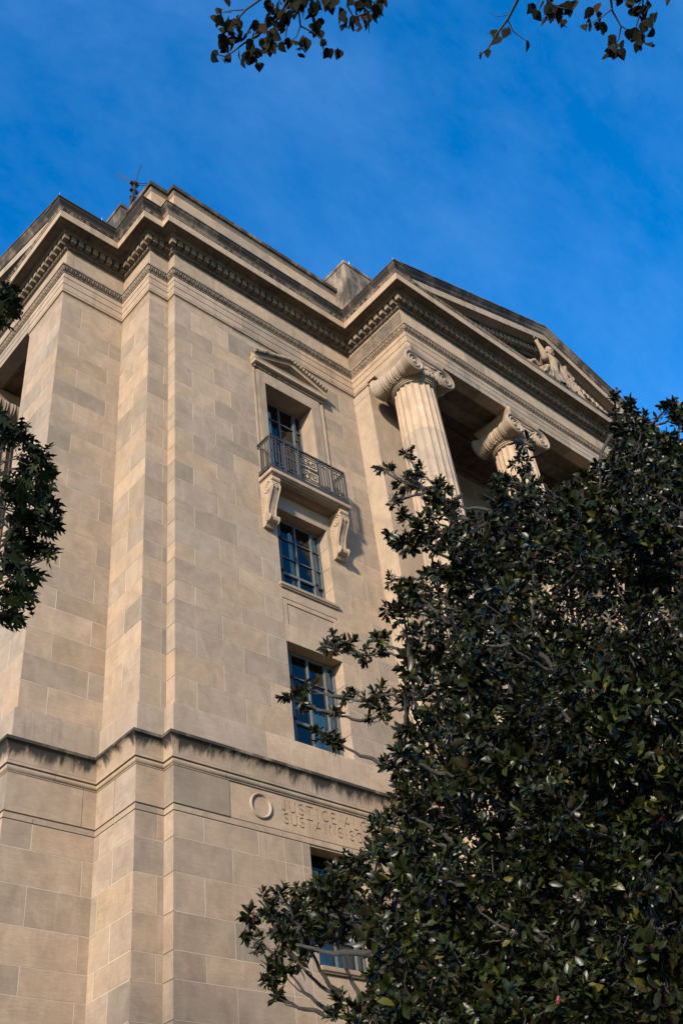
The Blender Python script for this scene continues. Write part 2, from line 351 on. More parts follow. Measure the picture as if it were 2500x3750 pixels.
# ---- entablature
pre = [(7.6, 18.41), (7.6, 16.52), (9.43, 16.52), (9.43, 15.16), (10.04, 15.16), (10.04, 14.86), (16.63, 14.86), (16.63, 14.24), (18.0, 14.24)]
cav = [(-.4, 25.02), (-.062, 25.03)]+[(-.06+.06*(1-math.cos(t)), 25.035+.085*math.sin(t)) for t in [rad(a) for a in (10, 30, 50, 70, 88)]]+[(.0, 25.185), (-.03, 25.19), (-.03, 25.21), (-.4, 25.21)]
sweep_blocks('bed_moulding_block', pre, cav, [3.0, 8.0, 10.2, 12.3], MSM, BLD)
def groove(o, z, d=.03, h=.022): return [(o, z-h/2), (o-d, z-h/2), (o-d, z+h/2)]
AF = [(-.4, 25.205), (.0, 25.205)]+groove(.0, 25.43)+[(.004, 25.441)]+groove(.004, 25.69)+[(.008, 25.701), (.008, 25.885), (-.4, 25.885)]
def acuts(ph): return [3, 5.5, 8, 10.5, 12.7, 15.35]+[19.5, 21.0, 23.2, 25.4]+[28.2, 29.4+ph]+[30.9+2.23*i for i in range(6)]
sweep_blocks('architrave_block', AR, AF, acuts(0), MSM, BLD)
TF = [(-.4, 25.882), (.03, 25.882), (.03, 25.915), (.045, 25.925), (.06, 25.96), (.085, 26.02), (.10, 26.06), (.125, 26.065), (.125, 26.12), (.0, 26.15), (-.4, 26.15)]
sweep_blocks('taenia_block', AR, TF, acuts(.3), MTA, BLD)
FF = [(-.4, 26.145), (-.04, 26.145), (-.04, 26.985), (-.4, 26.985)]
sweep_blocks('frieze_block', AR, FF, [4, 7, 10, 12.6, 15.6, 20.1, 22.1, 24.3, 28.1, 30.6]+[31.5+2.4*i for i in range(6)], MSM, BLD)
EF = [(-.4, 26.98), (-.028, 26.98), (-.02, 26.995), (.02, 27.03), (.05, 27.09), (.075, 27.095), (.075, 27.335), (.225, 27.335), (.24, 27.35), (.28, 27.40), (.30, 27.415), (.50, 27.415), (.51, 27.43), (.535, 27.43), (.535, 27.66), (-.5, 27.66)]
CF_ = [(.2, 27.45), (.54, 27.45), (.54, 27.40), (.57, 27.40), (.572, 27.68), (.2, 27.69)]
ccuts = [2, 4.4, 7, 9.6, 12.2, 15.3]+[20.3, 22.5, 24.9]+[27.5]+[30.3+1.9*i for i in range(7)]
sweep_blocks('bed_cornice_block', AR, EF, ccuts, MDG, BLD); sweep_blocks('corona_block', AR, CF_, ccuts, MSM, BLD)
FL = [(-.5, 27.68), (.585, 27.683), (.60, 27.70), (.605, 27.725), (.62, 27.73), (.625, 27.755), (-.5, 27.77)]
sweep_blocks('cornice_fillet_block', AR, FL, ccuts, MSC, BLD)
# cyma gutter along the top (not under the pediments)
cyp = [(7.6, 16.54), (7.6, 16.52), (9.43, 16.52), (9.43, 15.16), (10.04, 15.16), (10.04, 14.86), (16.63, 14.86), (16.63, 12.45), (16.65, 12.45)]
cym = [(-.45, 27.75), (.625, 27.752), (.632, 27.79), (.65, 27.83), (.685, 27.87), (.715, 27.90), (.735, 27.935), (.745, 27.96), (.765, 27.965), (.765, 28.0), (.6, 28.03), (-.45, 28.05)]
sweep_blocks('cyma_block', cyp, cym, [4.4, 6.5, 8.6, 10.8], MSO, BLD)
def along(path, o, per, fn, margin=.0):
    """call fn(point, direction, outward) at an even spacing on every straight run of the offset path"""
    q = offs(path, o)
    for a, b, n in zip(q, q[1:], segn(path)):
        L = math.dist(a, b)
        if L < per*.8: continue
        c = max(1, round((L-2*margin)/per)); d = Vector((b[0]-a[0], b[1]-a[1]))/L
        for i in range(c):
            s = margin+(L-2*margin)*(i+.5)/c; fn(Vector(a)+d*s, d, n)
vis = [(7.6, 27.0), (7.6, 16.52), (9.43, 16.52), (9.43, 15.16), (10.04, 15.16), (10.04, 14.86), (16.63, 14.86), (16.63, 12.45), (31.27, 12.45)]
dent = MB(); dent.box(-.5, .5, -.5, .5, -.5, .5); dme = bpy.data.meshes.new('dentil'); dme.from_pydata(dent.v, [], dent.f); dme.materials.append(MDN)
DEN = empty('dentil_course'); DEN.parent = BLD
def dentil(p, z, d, n, w_=.148, dep=.15, h=.215):
    o = bpy.data.objects.new('dentil', dme); COL.objects.link(o); o.parent = DEN
    m = Matrix.Identity(4); m.col[0] = (d.x*w_, d.y*w_, 0, 0); m.col[1] = (-n.x*dep, -n.y*dep, 0, 0); m.col[2] = (0, 0, h, 0); m.col[3] = (p.x, p.y, z, 1)
    o.matrix_basis = m
q = offs(vis, .14)
for i, (a, b, n) in enumerate(zip(q, q[1:], segn(vis))):
    L = math.dist(a, b); d = Vector((b[0]-a[0], b[1]-a[1]))/L
    c = max(1, round(L/.2305))
    if L < .3: c = 1
    for k in range(c+1):
        if L < .3 and k == 0: continue
        if i > 0 and k == 0 : continue
        t = L*k/c; dentil(Vector(a)+d*t, 27.217, d, n)
eg = MB()
def egg(p, d, n):
    m = Matrix(((d.x, n.x, 0), (d.y, n.y, 0), (0, 0, 1)))
    eg.ball((p.x, p.y, 27.045), (.036, .030, .052), 6, 4, m)
    q = p+d*.058; eg.box(-.008, .008, -.018, .03, -.045, .045, Matrix.Translation((q.x, q.y, 27.045)) @ m.to_4x4())
along(vis, .025, .116, egg, .05)
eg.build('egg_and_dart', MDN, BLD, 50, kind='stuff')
eg = MB()
def leafd(p, d, n):
    m = Matrix(((d.x, n.x, 0), (d.y, n.y, 0), (0, 0, 1))) @ Matrix.Rotation(-.38, 3, 'X')
    eg.ball((p.x, p.y, 25.995), (.040, .022, .072), 6, 4, m)
    for s in (-.066, .066):
        q = p+d*s; eg.box(-.006, .006, -.02, .022, -.07, .06, Matrix.Translation((q.x, q.y, 25.995)) @ m.to_4x4())
along(vis, .078, .14, leafd, .04)
eg.build('leaf_and_dart', MTA, BLD, 50, kind='stuff')
# ---- attic parapet
at = [(9.43, 24), (9.43, 15.16), (10.04, 15.16), (10.04, 14.86), (16.66, 14.86)]
for z0, z1, ph in ((28.0, 28.65, 0), (28.66, 29.30, .4), (29.31, 29.93, 0)):
    sweep_blocks('attic_block', at, [(-.4, z0), (.0, z0), (.0, z1), (-.4, z1)], [3+ph*2, 5+ph*2, 11.3+ph*1.6, 13.4+ph*1.6, 15.4+ph], MST, BLD)
sweep_blocks('attic_moulding_block', at, [(-.4, 29.94), (.004, 29.94), (.02, 29.955), (.02, 29.98), (.035, 29.985), (.05, 30.03), (.06, 30.06), (-.4, 30.06)], [4, 11.7, 13.9, 15.6], MSM, BLD)
sweep_blocks('attic_coping_block', at, [(-.4, 30.06), (.12, 30.062), (.125, 30.08), (.125, 30.235), (.05, 30.26), (-.4, 30.27)], [4, 6, 11.1, 12.6, 14.1, 15.6], MSO, BLD)
def bare(name, x0, x1, y0, y1, z0, z1, m=MST): b = MB(); b.box(x0, x1, y0, y1, z0, z1); return b.build(name, m, BLD)
ATC = stone('limestone_attic_block', soot=.85, s0=.38, s1=.60, streak=(2, 2, .7), gain=.8)
for nm, x0, x1, y0, y1, zt in (('attic_end_block', 16.5, 23, 14.25, 21, 31.15), ('attic_end_block', 9.13, 9.9, 16.40, 23, 30.35)):
    b = MB(); b.box(x0, x1, y0, y1, 27.9, zt); b.box(x0-.03, x1, y0-.03, y1, zt, zt+.14); b.build(nm, ATC, BLD)
bare('far_wing_wall', 31.0, 70, 14.95, 16.5, 0, 28.0); bare('far_wing_wall', 29.8, 31.2, 14.3, 16.5, 11.6, 25.2, MCO)
bare('roof_deck', 9.8, 31, 15.1, 40, 27.8, 28.05, MRF)
bare('upper_roof', 9.9, 23, 15.2, 30, 29.8, 29.95, MRF)
# ---- pediments: raking cornice along s, mapped to the front and to the left facade
def pediment(f, Ls, ends, tymp, dent_on=True):
    m_ = .3325; S0 = -.765; ap = Ls/2
    RK = [(.765, 0), (.765, -.035), (.745, -.04), (.735, -.07), (.715, -.11), (.685, -.15), (.65, -.20), (.632, -.24), (.625, -.27), (.62, -.27), (.605, -.295), (.60, -.315), (.572, -.325), (.57, -.655), (.545, -.655), (.545, -.63), (.30, -.635), (.28, -.66), (.225, -.72), (.075, -.725), (.075, -.965), (.05, -.97), (-.02, -1.07), (-.3, -1.07), (-.3, -.1), (.5, .0)]
    top = lambda s: 28.0+m_*(s-S0) if s <= ap else 28.0+m_*(2*ap-s-S0)
    def piece(sa, sb, prof, material, name):
        mb = MB(); n = len(prof); k = 0
        ss = [sa]+([ap] if sa < ap < sb else [])+[sb]
        for s in ss:
            for o, h in prof:
                se = s
                if s == S0: se = -o if o > 0 else 0
                if s == 2*ap-S0: se = 2*ap+(o if o > 0 else 0)
                z = top(se)+h; mb.v.append(f(se, o, max(z, 27.69)))
        for r in range(len(ss)-1):
            for i in range(n): mb.f.append((r*n+i, r*n+(i+1) % n, (r+1)*n+(i+1) % n, (r+1)*n+i))
        mb.f += [tuple(range(n))[::-1], tuple(range((len(ss)-1)*n, len(ss)*n))]
        mb.build(name, material, BLD, 32)
    cy, co, be = [(-.3, -.30)]+RK[:12][::-1]+[(-.3, .0)], [(-.3, -.72)]+RK[12:18][::-1]+[(-.3, -.31)], [(-.3, -1.07)]+RK[18:23][::-1]+[(-.3, -.70)]
    cy = RK[:12]+[(-.3, -.30), (-.3, .0), (.5, .02)]
    co = RK[12:18]+[(-.3, -.66), (-.3, -.305)]
    be = RK[18:24]+[(-.3, -.67), (.28, -.665)]
    cs = [S0]+[S0+1.85*i for i in range(1, 4)]; cs = [S0, 1.0, 2.95, 4.8, 6.1]
    allc = cs+[2*ap-c for c in cs[::-1]]
    for a, b in zip(allc, allc[1:]):
        g_ = .006; a2, b2 = (a if a == S0 else a+g_), (b if b == allc[-1] else b-g_)
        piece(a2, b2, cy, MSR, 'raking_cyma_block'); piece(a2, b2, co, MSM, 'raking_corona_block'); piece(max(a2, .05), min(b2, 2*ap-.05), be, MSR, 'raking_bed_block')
    mb = MB(); t0 = .3
    mb.prism([(0, 27.6), (Ls, 27.6), (ap, top(ap)-.9)], lambda a, b, t: f(a, -.12-t*.3, b)); mb.build('tympanum', MSR, BLD)
    mb = MB(); mb.prism([(S0+.3, 27.9), (2*ap-S0-.3, 27.9), (ap, top(ap)-.06)], lambda a, b, t: f(a, -.2-t*4.5, b)); mb.build('gable_roof', MRF, BLD)
    if dent_on:
        s = 1.6
        while s < Ls-1.6:
            if abs(s-ap) > .1:
                zt = top(s)-.735; w_ = .145
                if zt-.22 > 27.7:
                    mb = MB(); e = m_*w_/2*(1 if s < ap else -1)
                    a, b = s-w_/2, s+w_/2
                    mb.add([f(a, .075, zt-.22-e), f(b, .075, zt-.22+e), f(b, .075, zt+e), f(a, .075, zt-e), f(a, .215, zt-.22-e), f(b, .215, zt-.22+e), f(b, .215, zt+e), f(a, .215, zt-e)], [(0, 1, 2, 3), (7, 6, 5, 4), (0, 4, 5, 1), (1, 5, 6, 2), (2, 6, 7, 3), (3, 7, 4, 0)])
                    mb.build('dentil', MSM, DEN)
            s += .2305
pediment(lambda s, o, z: (16.63+s, 12.45-o, z), 14.64, None, None)
pediment(lambda s, o, z: (7.6-o, 16.52+s, z), 14.58, None, None, False)
# ---- porticoes: beams, ceilings, antae
def portico(f):
    """f(s, d, z): s along the front, d depth behind the architrave face"""
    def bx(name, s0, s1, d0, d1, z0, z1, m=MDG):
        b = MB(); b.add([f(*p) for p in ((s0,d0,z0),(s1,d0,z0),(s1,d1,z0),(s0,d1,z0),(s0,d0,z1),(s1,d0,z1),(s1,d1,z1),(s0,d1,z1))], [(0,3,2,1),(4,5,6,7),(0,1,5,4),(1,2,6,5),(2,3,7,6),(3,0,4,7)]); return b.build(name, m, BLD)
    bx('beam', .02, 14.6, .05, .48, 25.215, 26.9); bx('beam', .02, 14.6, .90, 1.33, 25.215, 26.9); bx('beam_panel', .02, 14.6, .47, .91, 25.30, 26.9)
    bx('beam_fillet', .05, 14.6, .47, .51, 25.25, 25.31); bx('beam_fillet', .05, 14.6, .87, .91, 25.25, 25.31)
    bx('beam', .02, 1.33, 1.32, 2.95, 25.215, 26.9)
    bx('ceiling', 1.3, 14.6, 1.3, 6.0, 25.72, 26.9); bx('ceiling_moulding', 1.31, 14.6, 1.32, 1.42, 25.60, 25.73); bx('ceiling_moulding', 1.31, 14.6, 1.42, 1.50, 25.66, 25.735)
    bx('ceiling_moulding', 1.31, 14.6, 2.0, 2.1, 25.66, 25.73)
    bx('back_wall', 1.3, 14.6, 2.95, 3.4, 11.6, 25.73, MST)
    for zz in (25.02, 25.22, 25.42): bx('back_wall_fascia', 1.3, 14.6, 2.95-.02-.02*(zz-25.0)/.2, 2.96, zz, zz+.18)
    # meander band
    mb = MB(); s = 3.2
    while s < 7.5:
        for a, b, z0, z1 in ((0, .30, .26, .30), (.26, .30, .08, .26), (.08, .26, .08, .12), (.08, .12, .12, .20), (.12, .20, .16, .20), (0, .04, 0, .26), (.04, .36, 0, .04)):
            P = [f(s+u, d, 25.63-.02-.3+.03+zz-.28+.3) for d in (2.90, 2.955) for u, zz in ((a, z0), (b, z0), (b, z1), (a, z1))]
            mb.add(P, [(0, 1, 2, 3), (7, 6, 5, 4), (0, 4, 5, 1), (1, 5, 6, 2), (2, 6, 7, 3), (3, 7, 4, 0)])
        s += .36
    mb.build('meander_band', MSM, BLD, kind='stuff')
    return bx
bx = portico(lambda s, d, z: (16.63+s, 12.45+d, z))
for z0, z1 in ((12.36, 24.69), (24.71, 25.03)): bare('anta_block', 16.63, 17.98, 14.24, 15.2, z0, z1, MCO)
bare('anta_joint', 16.637, 17.96, 14.247, 15.2, 24.6, 24.8, MST)
portico(lambda s, d, z: (7.6+d, 31.1-s, z) if False else (7.6+d, 16.52+1.89+s*.87, z))
bare('anta_return', 7.98, 9.6, 18.0, 18.405, 11.7, 25.2)
bare('stylobate', 16.7, 31.2, 12.55, 16, 11.0, 12.2); bare('stylobate', 7.68, 11, 18.3, 31, 11.0, 12.2)
# ---- ionic columns
def column_parts():
    parts = []
    H0, HN = 12.75, 24.02
    nf = 20; per = 8
    def ring(z):
        t = (z-H0)/(HN-H0); R = .705-.105*t**1.6
        out = []
        for j in range(nf*per):
            th = 2*math.pi*j/(nf*per); u = ((j % per)/per-.5)*2/.86
            dd = .042*math.sqrt(max(0, 1-u*u)) if abs(u) < 1 else 0
            out.append(((R-dd)*math.cos(th), (R-dd)*math.sin(th), z))
        return out
    zs = np.linspace(H0, HN, 7)
    for a, b in zip(zs, zs[1:]):
        mb = MB(); k = nf*per; rows = [ring(z) for z in np.linspace(a+.002, b-.002, 4)]
        if b == zs[-1]:
            rows += [[(x*(1+.02*i), y*(1+.02*i), HN+.02*i) for x, y, z in ring(HN)] for i in (1,)]
        mb.v = [p for r in rows for p in r]
        for i in range(len(rows)-1):
            for j in range(k): mb.f.append((i*k+j, i*k+(j+1) % k, (i+1)*k+(j+1) % k, (i+1)*k+j))
        parts.append(('shaft_drum', mb, MCO, 25))
    idf = lambda x, y, h: (x, y, h)
    mb = MB(); mb.lathe([(.4, 12.2), (.95, 12.2), (.98, 12.28), (.95, 12.4), (.84, 12.44), (.80, 12.5), (.84, 12.55), (.86, 12.6), (.82, 12.68), (.74, 12.7), (.72, 12.752), (.4, 12.76)], idf, 48); parts.append(('base', mb, MCO, 40))
    mb = MB(); mb.lathe([(.4, 24.03), (.61, 24.035), (.635, 24.05), (.64, 24.07), (.63, 24.09), (.62, 24.10), (.65, 24.11), (.66, 24.135), (.65, 24.16), (.64, 24.165), (.67, 24.18), (.73, 24.24), (.765, 24.32), (.76, 24.39), (.70, 24.42), (.4, 24.43)], idf, 48)
    for j in range(24):
        th = 2*math.pi*(j+.5)/24; m = Matrix.Rotation(th, 3, 'Z')
        mb.ball((math.cos(th)*.735, math.sin(th)*.735, 24.30), (.05, .075, .10), 8, 6, m)
        t2 = 2*math.pi*j/24; mb.box(-.02, .05, -.012, .012, -.09, .09, Matrix.Translation((math.cos(t2)*.73, math.sin(t2)*.73, 24.30)) @ Matrix.Rotation(t2, 4, 'Z'))
    for j in range(64):
        th = 2*math.pi*j/64; mb.ball((math.cos(th)*.65, math.sin(th)*.65, 24.135), (.022, .022, .022), 5, 3)
    parts.append(('echinus', mb, MCB, 40))
    # body of the capital and abacus
    mb = MB(); mb.box(-.64, .64, -.66, .66, 24.40, 24.84); parts.append(('capital_block', mb, MCB, None))
    mb = MB(); rows = []
    for sc_, z in ((.90, 24.86), (.90, 24.90), (.915, 24.96), (.95, 25.03), (.985, 25.09), (1.0, 25.12), (1.0, 25.207)):
        r = []
        for sx, sy, dx, dy in ((-1, -1, 1, 0), (1, -1, 0, 1), (1, 1, -1, 0), (-1, 1, 0, -1)):
            for i in range(9):
                t = .05+.90*i/8; sag = .085*(1-(2*t-1)**2)
                px, py = sx*.80+dx*1.6*t, sy*.80+dy*1.6*t
                px += -dy*sag; py += dx*sag
                r.append((px*sc_, py*sc_, z))
        rows.append(r)
    k = 36; mb.v = [p for r in rows for p in r]
    for i in range(len(rows)-1):
        for j in range(k): mb.f.append((i*k+j, i*k+(j+1) % k, (i+1)*k+(j+1) % k, (i+1)*k+j))
    mb.f += [tuple(range(k))[::-1], tuple(range((len(rows)-1)*k, len(rows)*k))]
    parts.append(('abacus', mb, MCB, 30))
    zc = 24.49
    for sx in (-1, 1):
        mb = MB(); prof = []
        for y in np.linspace(-.735, .735, 41):
            a = abs(y)
            r = .262+.105*min(1, max(0, (a-.18)/.52))**1.5
            for c in (.06, .14, .33, .40):
                if abs(a-c) < .02: r += .024
            prof.append((r, y))
        mb.lathe(prof, lambda a, b, h: (sx*.64+a, h, zc+b), 28); parts.append(('bolster', mb, MCB, 45))
        for fy in (-1, 1):
            mb = MB(); pts = []; rs = []
            for i in range(92):
                t = i/91; ang = math.pi/2+t*2.6*2*math.pi; rr = .33*(1-t)**.9+.05
                pts.append((sx*.64-sx*math.cos(ang)*rr, fy*.745, zc+math.sin(ang)*rr)); rs.append(.034*(1-t)+.016)
            mb.tube([(0, fy*.73, zc+.385), (sx*.3, fy*.735, zc+.40)]+pts, [.034, .036]+rs, 6)
            mb.ball((sx*.64, fy*.75, zc), (.06, .04, .06), 10, 6)
            parts.append(('volute', mb, MCB, 50))
    for fy in (-1, 1):
        mb = MB()
        for a in (-75, -50, -25, 0, 25, 50, 75):
            mm = Matrix.Rotation(rad(a), 3, 'Y'); c = mm @ Vector((0, 0, .12))
            mb.ball((c.x, fy*.70, 24.47+c.z), (.028, .035, .085), 6, 5, mm)
        for s in (-1, 1): mb.ball((s*.07, fy*.72, 24.44), (.035, .035, .035), 8, 5)
        parts.append(('palmette', mb, MCB, 50))
    return parts
CP = [(n, mb.build(n, m, None, s), m) for n, mb, m, s in column_parts()]
def put_column(x, y, rz, first=False):
    r = empty('column', (x, y, 12.2)); r.rotation_euler = (0, 0, rz); r.parent = BLD
    for n, o, m in CP:
        c = o if first else o.copy()
        if not first: COL.objects.link(c)
        c.parent = r; c.location = (0, 0, -12.2)
for i, (x, y, rz) in enumerate(((17.33, 13.13, 0), (21.75, 13.13, 0), (26.15, 13.13, 0), (30.57, 13.13, 0), (8.28, 21.45, -math.pi/2), (8.28, 25.6, -math.pi/2))): put_column(x, y, rz, i == 0)
# ================================================================ windows
def window(x0, x1, z0, z1, y, rows, thick, sill=None):
    fr = MB(); xm = (x0+x1)/2; a, b = xm-.545, xm+.545
    fr.box(x0-.05, x0+.06, y, y+.09, z0, z1); fr.box(x1-.06, x1+.05, y, y+.09, z0, z1); fr.box(x0, x1, y-.004, y+.085, z1-.07, z1+.05); fr.box(x0, x1, y-.004, y+.085, z0-.04, z0+.06)
    win = fr.build('window', MWF, BLD)
    for nm, u0, u1, d in (('mullion', a-.045, a+.045, -.02), ('mullion', b-.045, b+.045, -.02), ('mullion', xm-.02, xm+.02, -.008)):
        m = MB(); m.box(u0, u1, y+d, y+.08, z0+.02, z1-.02)
        if u1-u0 > .08: m.box(u0+.045, u1-.045, y+d-.014, y+d+.01, z0+.02, z1-.02)
        m.build(nm, MWF, win)
    cols = [(x0+.05, a-.05), (a+.05, xm-.02), (xm+.02, b-.05), (b+.05, x1-.05)]
    zz = [z0+.04]+rows+[z1-.05]
    for z in rows:
        h = .034 if z in thick else .013
        m = MB(); m.box(x0+.02, x1-.02, y-.013 if h > .03 else y+.006, y+.07, z-h, z+h); m.build('glazing_bar', MWF, win)
    for u0, u1 in cols:
        for q0, q1 in zip(zz, zz[1:]):
            t = random.uniform(-.006, .006); m = MB(); m.add([(u0, y+.04+t, q0), (u1, y+.04-t, q0), (u1, y+.04-t*.6, q1), (u0, y+.04+t*.6, q1)], [(0, 1, 2, 3)]); m.build('pane', MGL, win)
    for u, v in ((a, .30), (a, .72), (b, .30), (b, .72)):
        m = MB(); z = z0+(z1-z0)*v; m.box(u-.03, u+.035, y-.075, y-.018, z-.025, z+.025); m.ball((u+.03, y-.07, z), (.03, .025, .035), 6, 4); m.build('casement_stay', MAN, win)
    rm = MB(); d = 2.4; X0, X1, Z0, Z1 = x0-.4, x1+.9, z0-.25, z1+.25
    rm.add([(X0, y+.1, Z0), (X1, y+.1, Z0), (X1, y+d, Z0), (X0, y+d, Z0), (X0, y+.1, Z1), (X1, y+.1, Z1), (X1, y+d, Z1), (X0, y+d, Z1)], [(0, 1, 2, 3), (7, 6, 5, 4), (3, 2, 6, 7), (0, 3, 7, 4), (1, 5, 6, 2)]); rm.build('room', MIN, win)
    return win
def curtain(x0, x1, z0, z1, y, label):
    mb = MB(); n = max(10, int((x1-x0)/.011)); ph = random.random()*6
    pts = [(x0+(x1-x0)*i/n, y+.035*math.sin(i*.55+ph)+.012*math.sin(i*1.31)) for i in range(n+1)]
    for x, yy in pts: mb.v += [(x, yy, z0), (x, yy, z1)]
    mb.f = [(2*i, 2*i+2, 2*i+3, 2*i+1) for i in range(n)]
    tag(mb.build('curtain', MCU, None, 60), label, 'curtain', 'curtains behind the window panes')
YG = 15.235
window(W0, W1, 12.40, 14.895, YG, [13.08, 13.62, 14.24], [13.08]); window(W0, W1, 16.50, 18.925, YG, [17.2, 17.73, 18.32], [17.2])
window(XC-.86, XC+.82, 19.62, 23.45, 15.40, [20.3, 20.95, 21.6, 22.2, 22.8], [20.95]); window(WL0, WL1, 7.78, 10.2, 15.2, [8.45, 9.05, 9.6], [8.45])
YC = YG+.13
curtain(13.84, 14.02, 16.5, 18.7, YC, 'narrow pale curtain seen through middle of the window right under the balcony')
curtain(14.56, 14.98, 16.5, 18.85, YC, 'pale curtain at right edge of the window right under the balcony')
curtain(14.03, 14.50, 12.45, 13.55, YC, 'short white pleated curtain in the lower half of window above the ledge')
curtain(14.56, 14.98, 12.45, 14.8, YC, 'tall pale curtain at right edge of the window above the ledge')
curtain(13.55, 13.72, 19.7, 23.2, 15.52, 'narrow pale curtain behind the balcony window')
curtain(13.45, 14.8, 7.8, 8.9, 15.33, 'pale pleated curtain in the lowest window half hidden by leaves')
# sills, spandrel panel, reveals
s = MB(); sweep(s, [(W0-.03, 15.1), (W0-.03, 14.90), (W1+.0, 14.90), (W1+.0, 15.1)], [(-.02, 16.40), (.02, 16.405), (.03, 16.43), (.055, 16.445), (.06, 16.47), (.06, 16.515), (.04, 16.53), (-.02, 16.535)]); s.box(W0-.02, W1+.0, 14.91, 15.3, 16.455, 16.53); s.build('window_sill', MCB, BLD, 35)
s = MB(); sweep(s, [(WL0+.03, 15.0), (WL0+.03, 14.80), (WL1, 14.80), (WL1, 15.0)], [(-.02, 7.65), (.02, 7.655), (.03, 7.68), (.055, 7.69), (.06, 7.72), (.06, 7.76), (.04, 7.775), (-.02, 7.78)]); s.box(WL0+.04, WL1, 14.82, 15.3, 7.655, 7.775); s.build('window_sill', MCB, BLD, 35)
SP0, SP1 = W0-.014, W1+.014
sp = [('spandrel_stone', SP0, SP1, 14.925, 16.125, 16.44), ('spandrel_stone', SP0, SP1, 14.925, 14.905, 15.385)]
for n_, a, b, y, z0, z1 in sp: block(n_, a, b, y, y+.3, z0, z1, MST, BLD)
def frame_ring(name, x0, x1, z0, z1, w_, y, d, m):
    b = MB(); b.box(x0, x1, y, y+d, z1-w_, z1); b.box(x0, x0+w_, y, y+d, z0, z1-w_); b.box(x1-w_, x1, y, y+d, z0, z1-w_); b.box(x0+w_, x1-w_, y, y+d, z0, z0+.012); return b.build(name, m, BLD)
frame_ring('panel_frame', SP0+.012, SP1-.012, 15.39, 16.113, .115, 14.935, .2, MST)
block('panel_field', SP0+.10, SP1-.10, 14.958, 15.2, 15.39, 16.05, MST, BLD)
bp_ = MB(); bp_.box(SP0-.02, SP1+.02, 14.965, 15.2, 15.37, 16.14); bp_.build('panel_backing', MST, BLD)
lp = MB(); lp.box(WL0-.02, WL1+.02, 14.95, 15.3, 5.3, 7.6); lp.build('lower_panel', MST, BLD)
# ---- aedicule around the balcony window
x0, x1, zb, zt = 12.69, 15.22, 19.64, 24.0
ox0, ox1, ozt = XC-.895, XC+.795, 23.45
ae = MB(); ae.box(x0+.16, ox0, 14.87, 15.42, zb, zt); ae.box(ox1, x1-.16, 14.87, 15.42, zb, zt); ae.box(ox0, ox1, 14.868, 15.42, ozt, zt)
AED = ae.build('window_surround', MCB, BLD)
for u, v in ((x0, x0+.16), (x1-.16, x1)):
    for p, q, yy in ((u, u+.055, 14.89), (u+.055, u+.105, 14.905), (u+.105, v, 14.878)):
        m = MB(); m.box(p, q, yy, 15.4, zb, zt); m.build('surround_moulding', MCB, AED)
m = MB(); m.box(x0+.0, x1-.0, 14.84, 15.0, 23.90, 23.985)
for i in range(30):
    u = x0+.04+(x1-x0-.08)*i/29; m.ball((u, 14.838, 23.94), (.03, .02, .042), 6, 4)
m.build('leaf_moulding', MSC, AED, 50)
PX0, PX1, PY = x0-.045, x1+.045, 14.72
m = MB(); sweep(m, [(PX0, 14.95), (PX0, PY), (PX1, PY), (PX1, 14.95)], [(-.2, 23.985), (-.03, 23.985), (-.03, 24.0), (.0, 24.0), (.0, 24.125), (.015, 24.14), (.015, 24.165), (-.2, 24.17)]); m.build('pediment_corona', MCB, AED, 35)
sl_ = .36
def rk(name, oa, ob, ha, hb, material, bumps=False):
    m = MB(); xm = (PX0+PX1)/2
    for sgn in (1, -1):
        e = PX0-.02 if sgn > 0 else PX1+.02
        vs = []
        for x in (e, xm):
            zc = 24.15+sl_*abs(x-e)
            for yy, h in ((oa, ha), (oa, hb), (ob, hb), (ob, ha)): vs.append((x, yy, zc+h))
        m.add(vs, [(0, 1, 2, 3), (7, 6, 5, 4), (0, 4, 5, 1), (1, 5, 6, 2), (2, 6, 7, 3), (3, 7, 4, 0)])
        if bumps:
            for i in range(13):
                t = (i+.5)/13; x = e+(xm-e)*t; m.ball((x, oa-.005, 24.15+sl_*abs(x-e)+(ha+hb)/2), (.07, .045, .068), 7, 5, Matrix.Rotation(-math.atan(sl_)*sgn, 3, 'Y'))
            m.ball((e, oa+.06, 24.15+(ha+hb)/2), (.03, .06, .06), 7, 5)
    return m.build(name, material, AED, 50)
rk('raking_corona', 14.735, 14.95, .02, .13, MCB); rk('raking_fillet', 14.715, 14.95, .13, .155, MCB); rk('raking_leaf_cyma', 14.675, 14.95, .155, .275, MSC, True)
m = MB(); m.prism([(PX0+.1, 24.17), (PX1-.1, 24.17), ((PX0+PX1)/2, 24.60)], lambda a, b, t: (a, 14.905+t*.03, b)); m.build('pediment_tympanum', MST, AED)
# ---- balcony
BX0, BX1, BY = 12.62, 15.26, 14.385
m = MB(); sweep(m, [(BX0, 14.98), (BX0, BY), (BX1, BY), (BX1, 14.98)], [(-.25, 19.43), (-.12, 19.43), (-.11, 19.45), (-.06, 19.47), (-.05, 19.50), (-.012, 19.505), (-.012, 19.52), (.0, 19.52), (.0, 19.62), (-.015, 19.635), (-.25, 19.64)])
m.box(BX0+.2, BX1-.2, BY+.2, 14.95, 19.45, 19.638); m.box(BX0+.11, BX1-.11, BY+.11, BY+.21, 19.435, 19.5); m.box(BX0+.11, BX1-.11, 14.75, 14.93, 19.435, 19.5)
BAL = m.build('balcony', MCB, BLD, 35)
m = MB(); u = 13.1
while u < 14.8: m.tube([(u+.07*math.cos(t), 14.67+.045*math.sin(t), 19.445) for t in [2*math.pi*i/10 for i in range(11)]], .012, 5); u += .085
m.build('guilloche_panel', MCB, BAL, 50)
RX0, RX1, RY, RB, RT = 12.66, 15.21, 14.425, 19.72, 20.80
def bar(name, x0, x1, y0, y1, z0, z1): block(name, x0, x1, y0, y1, z0, z1, MBR, BAL)
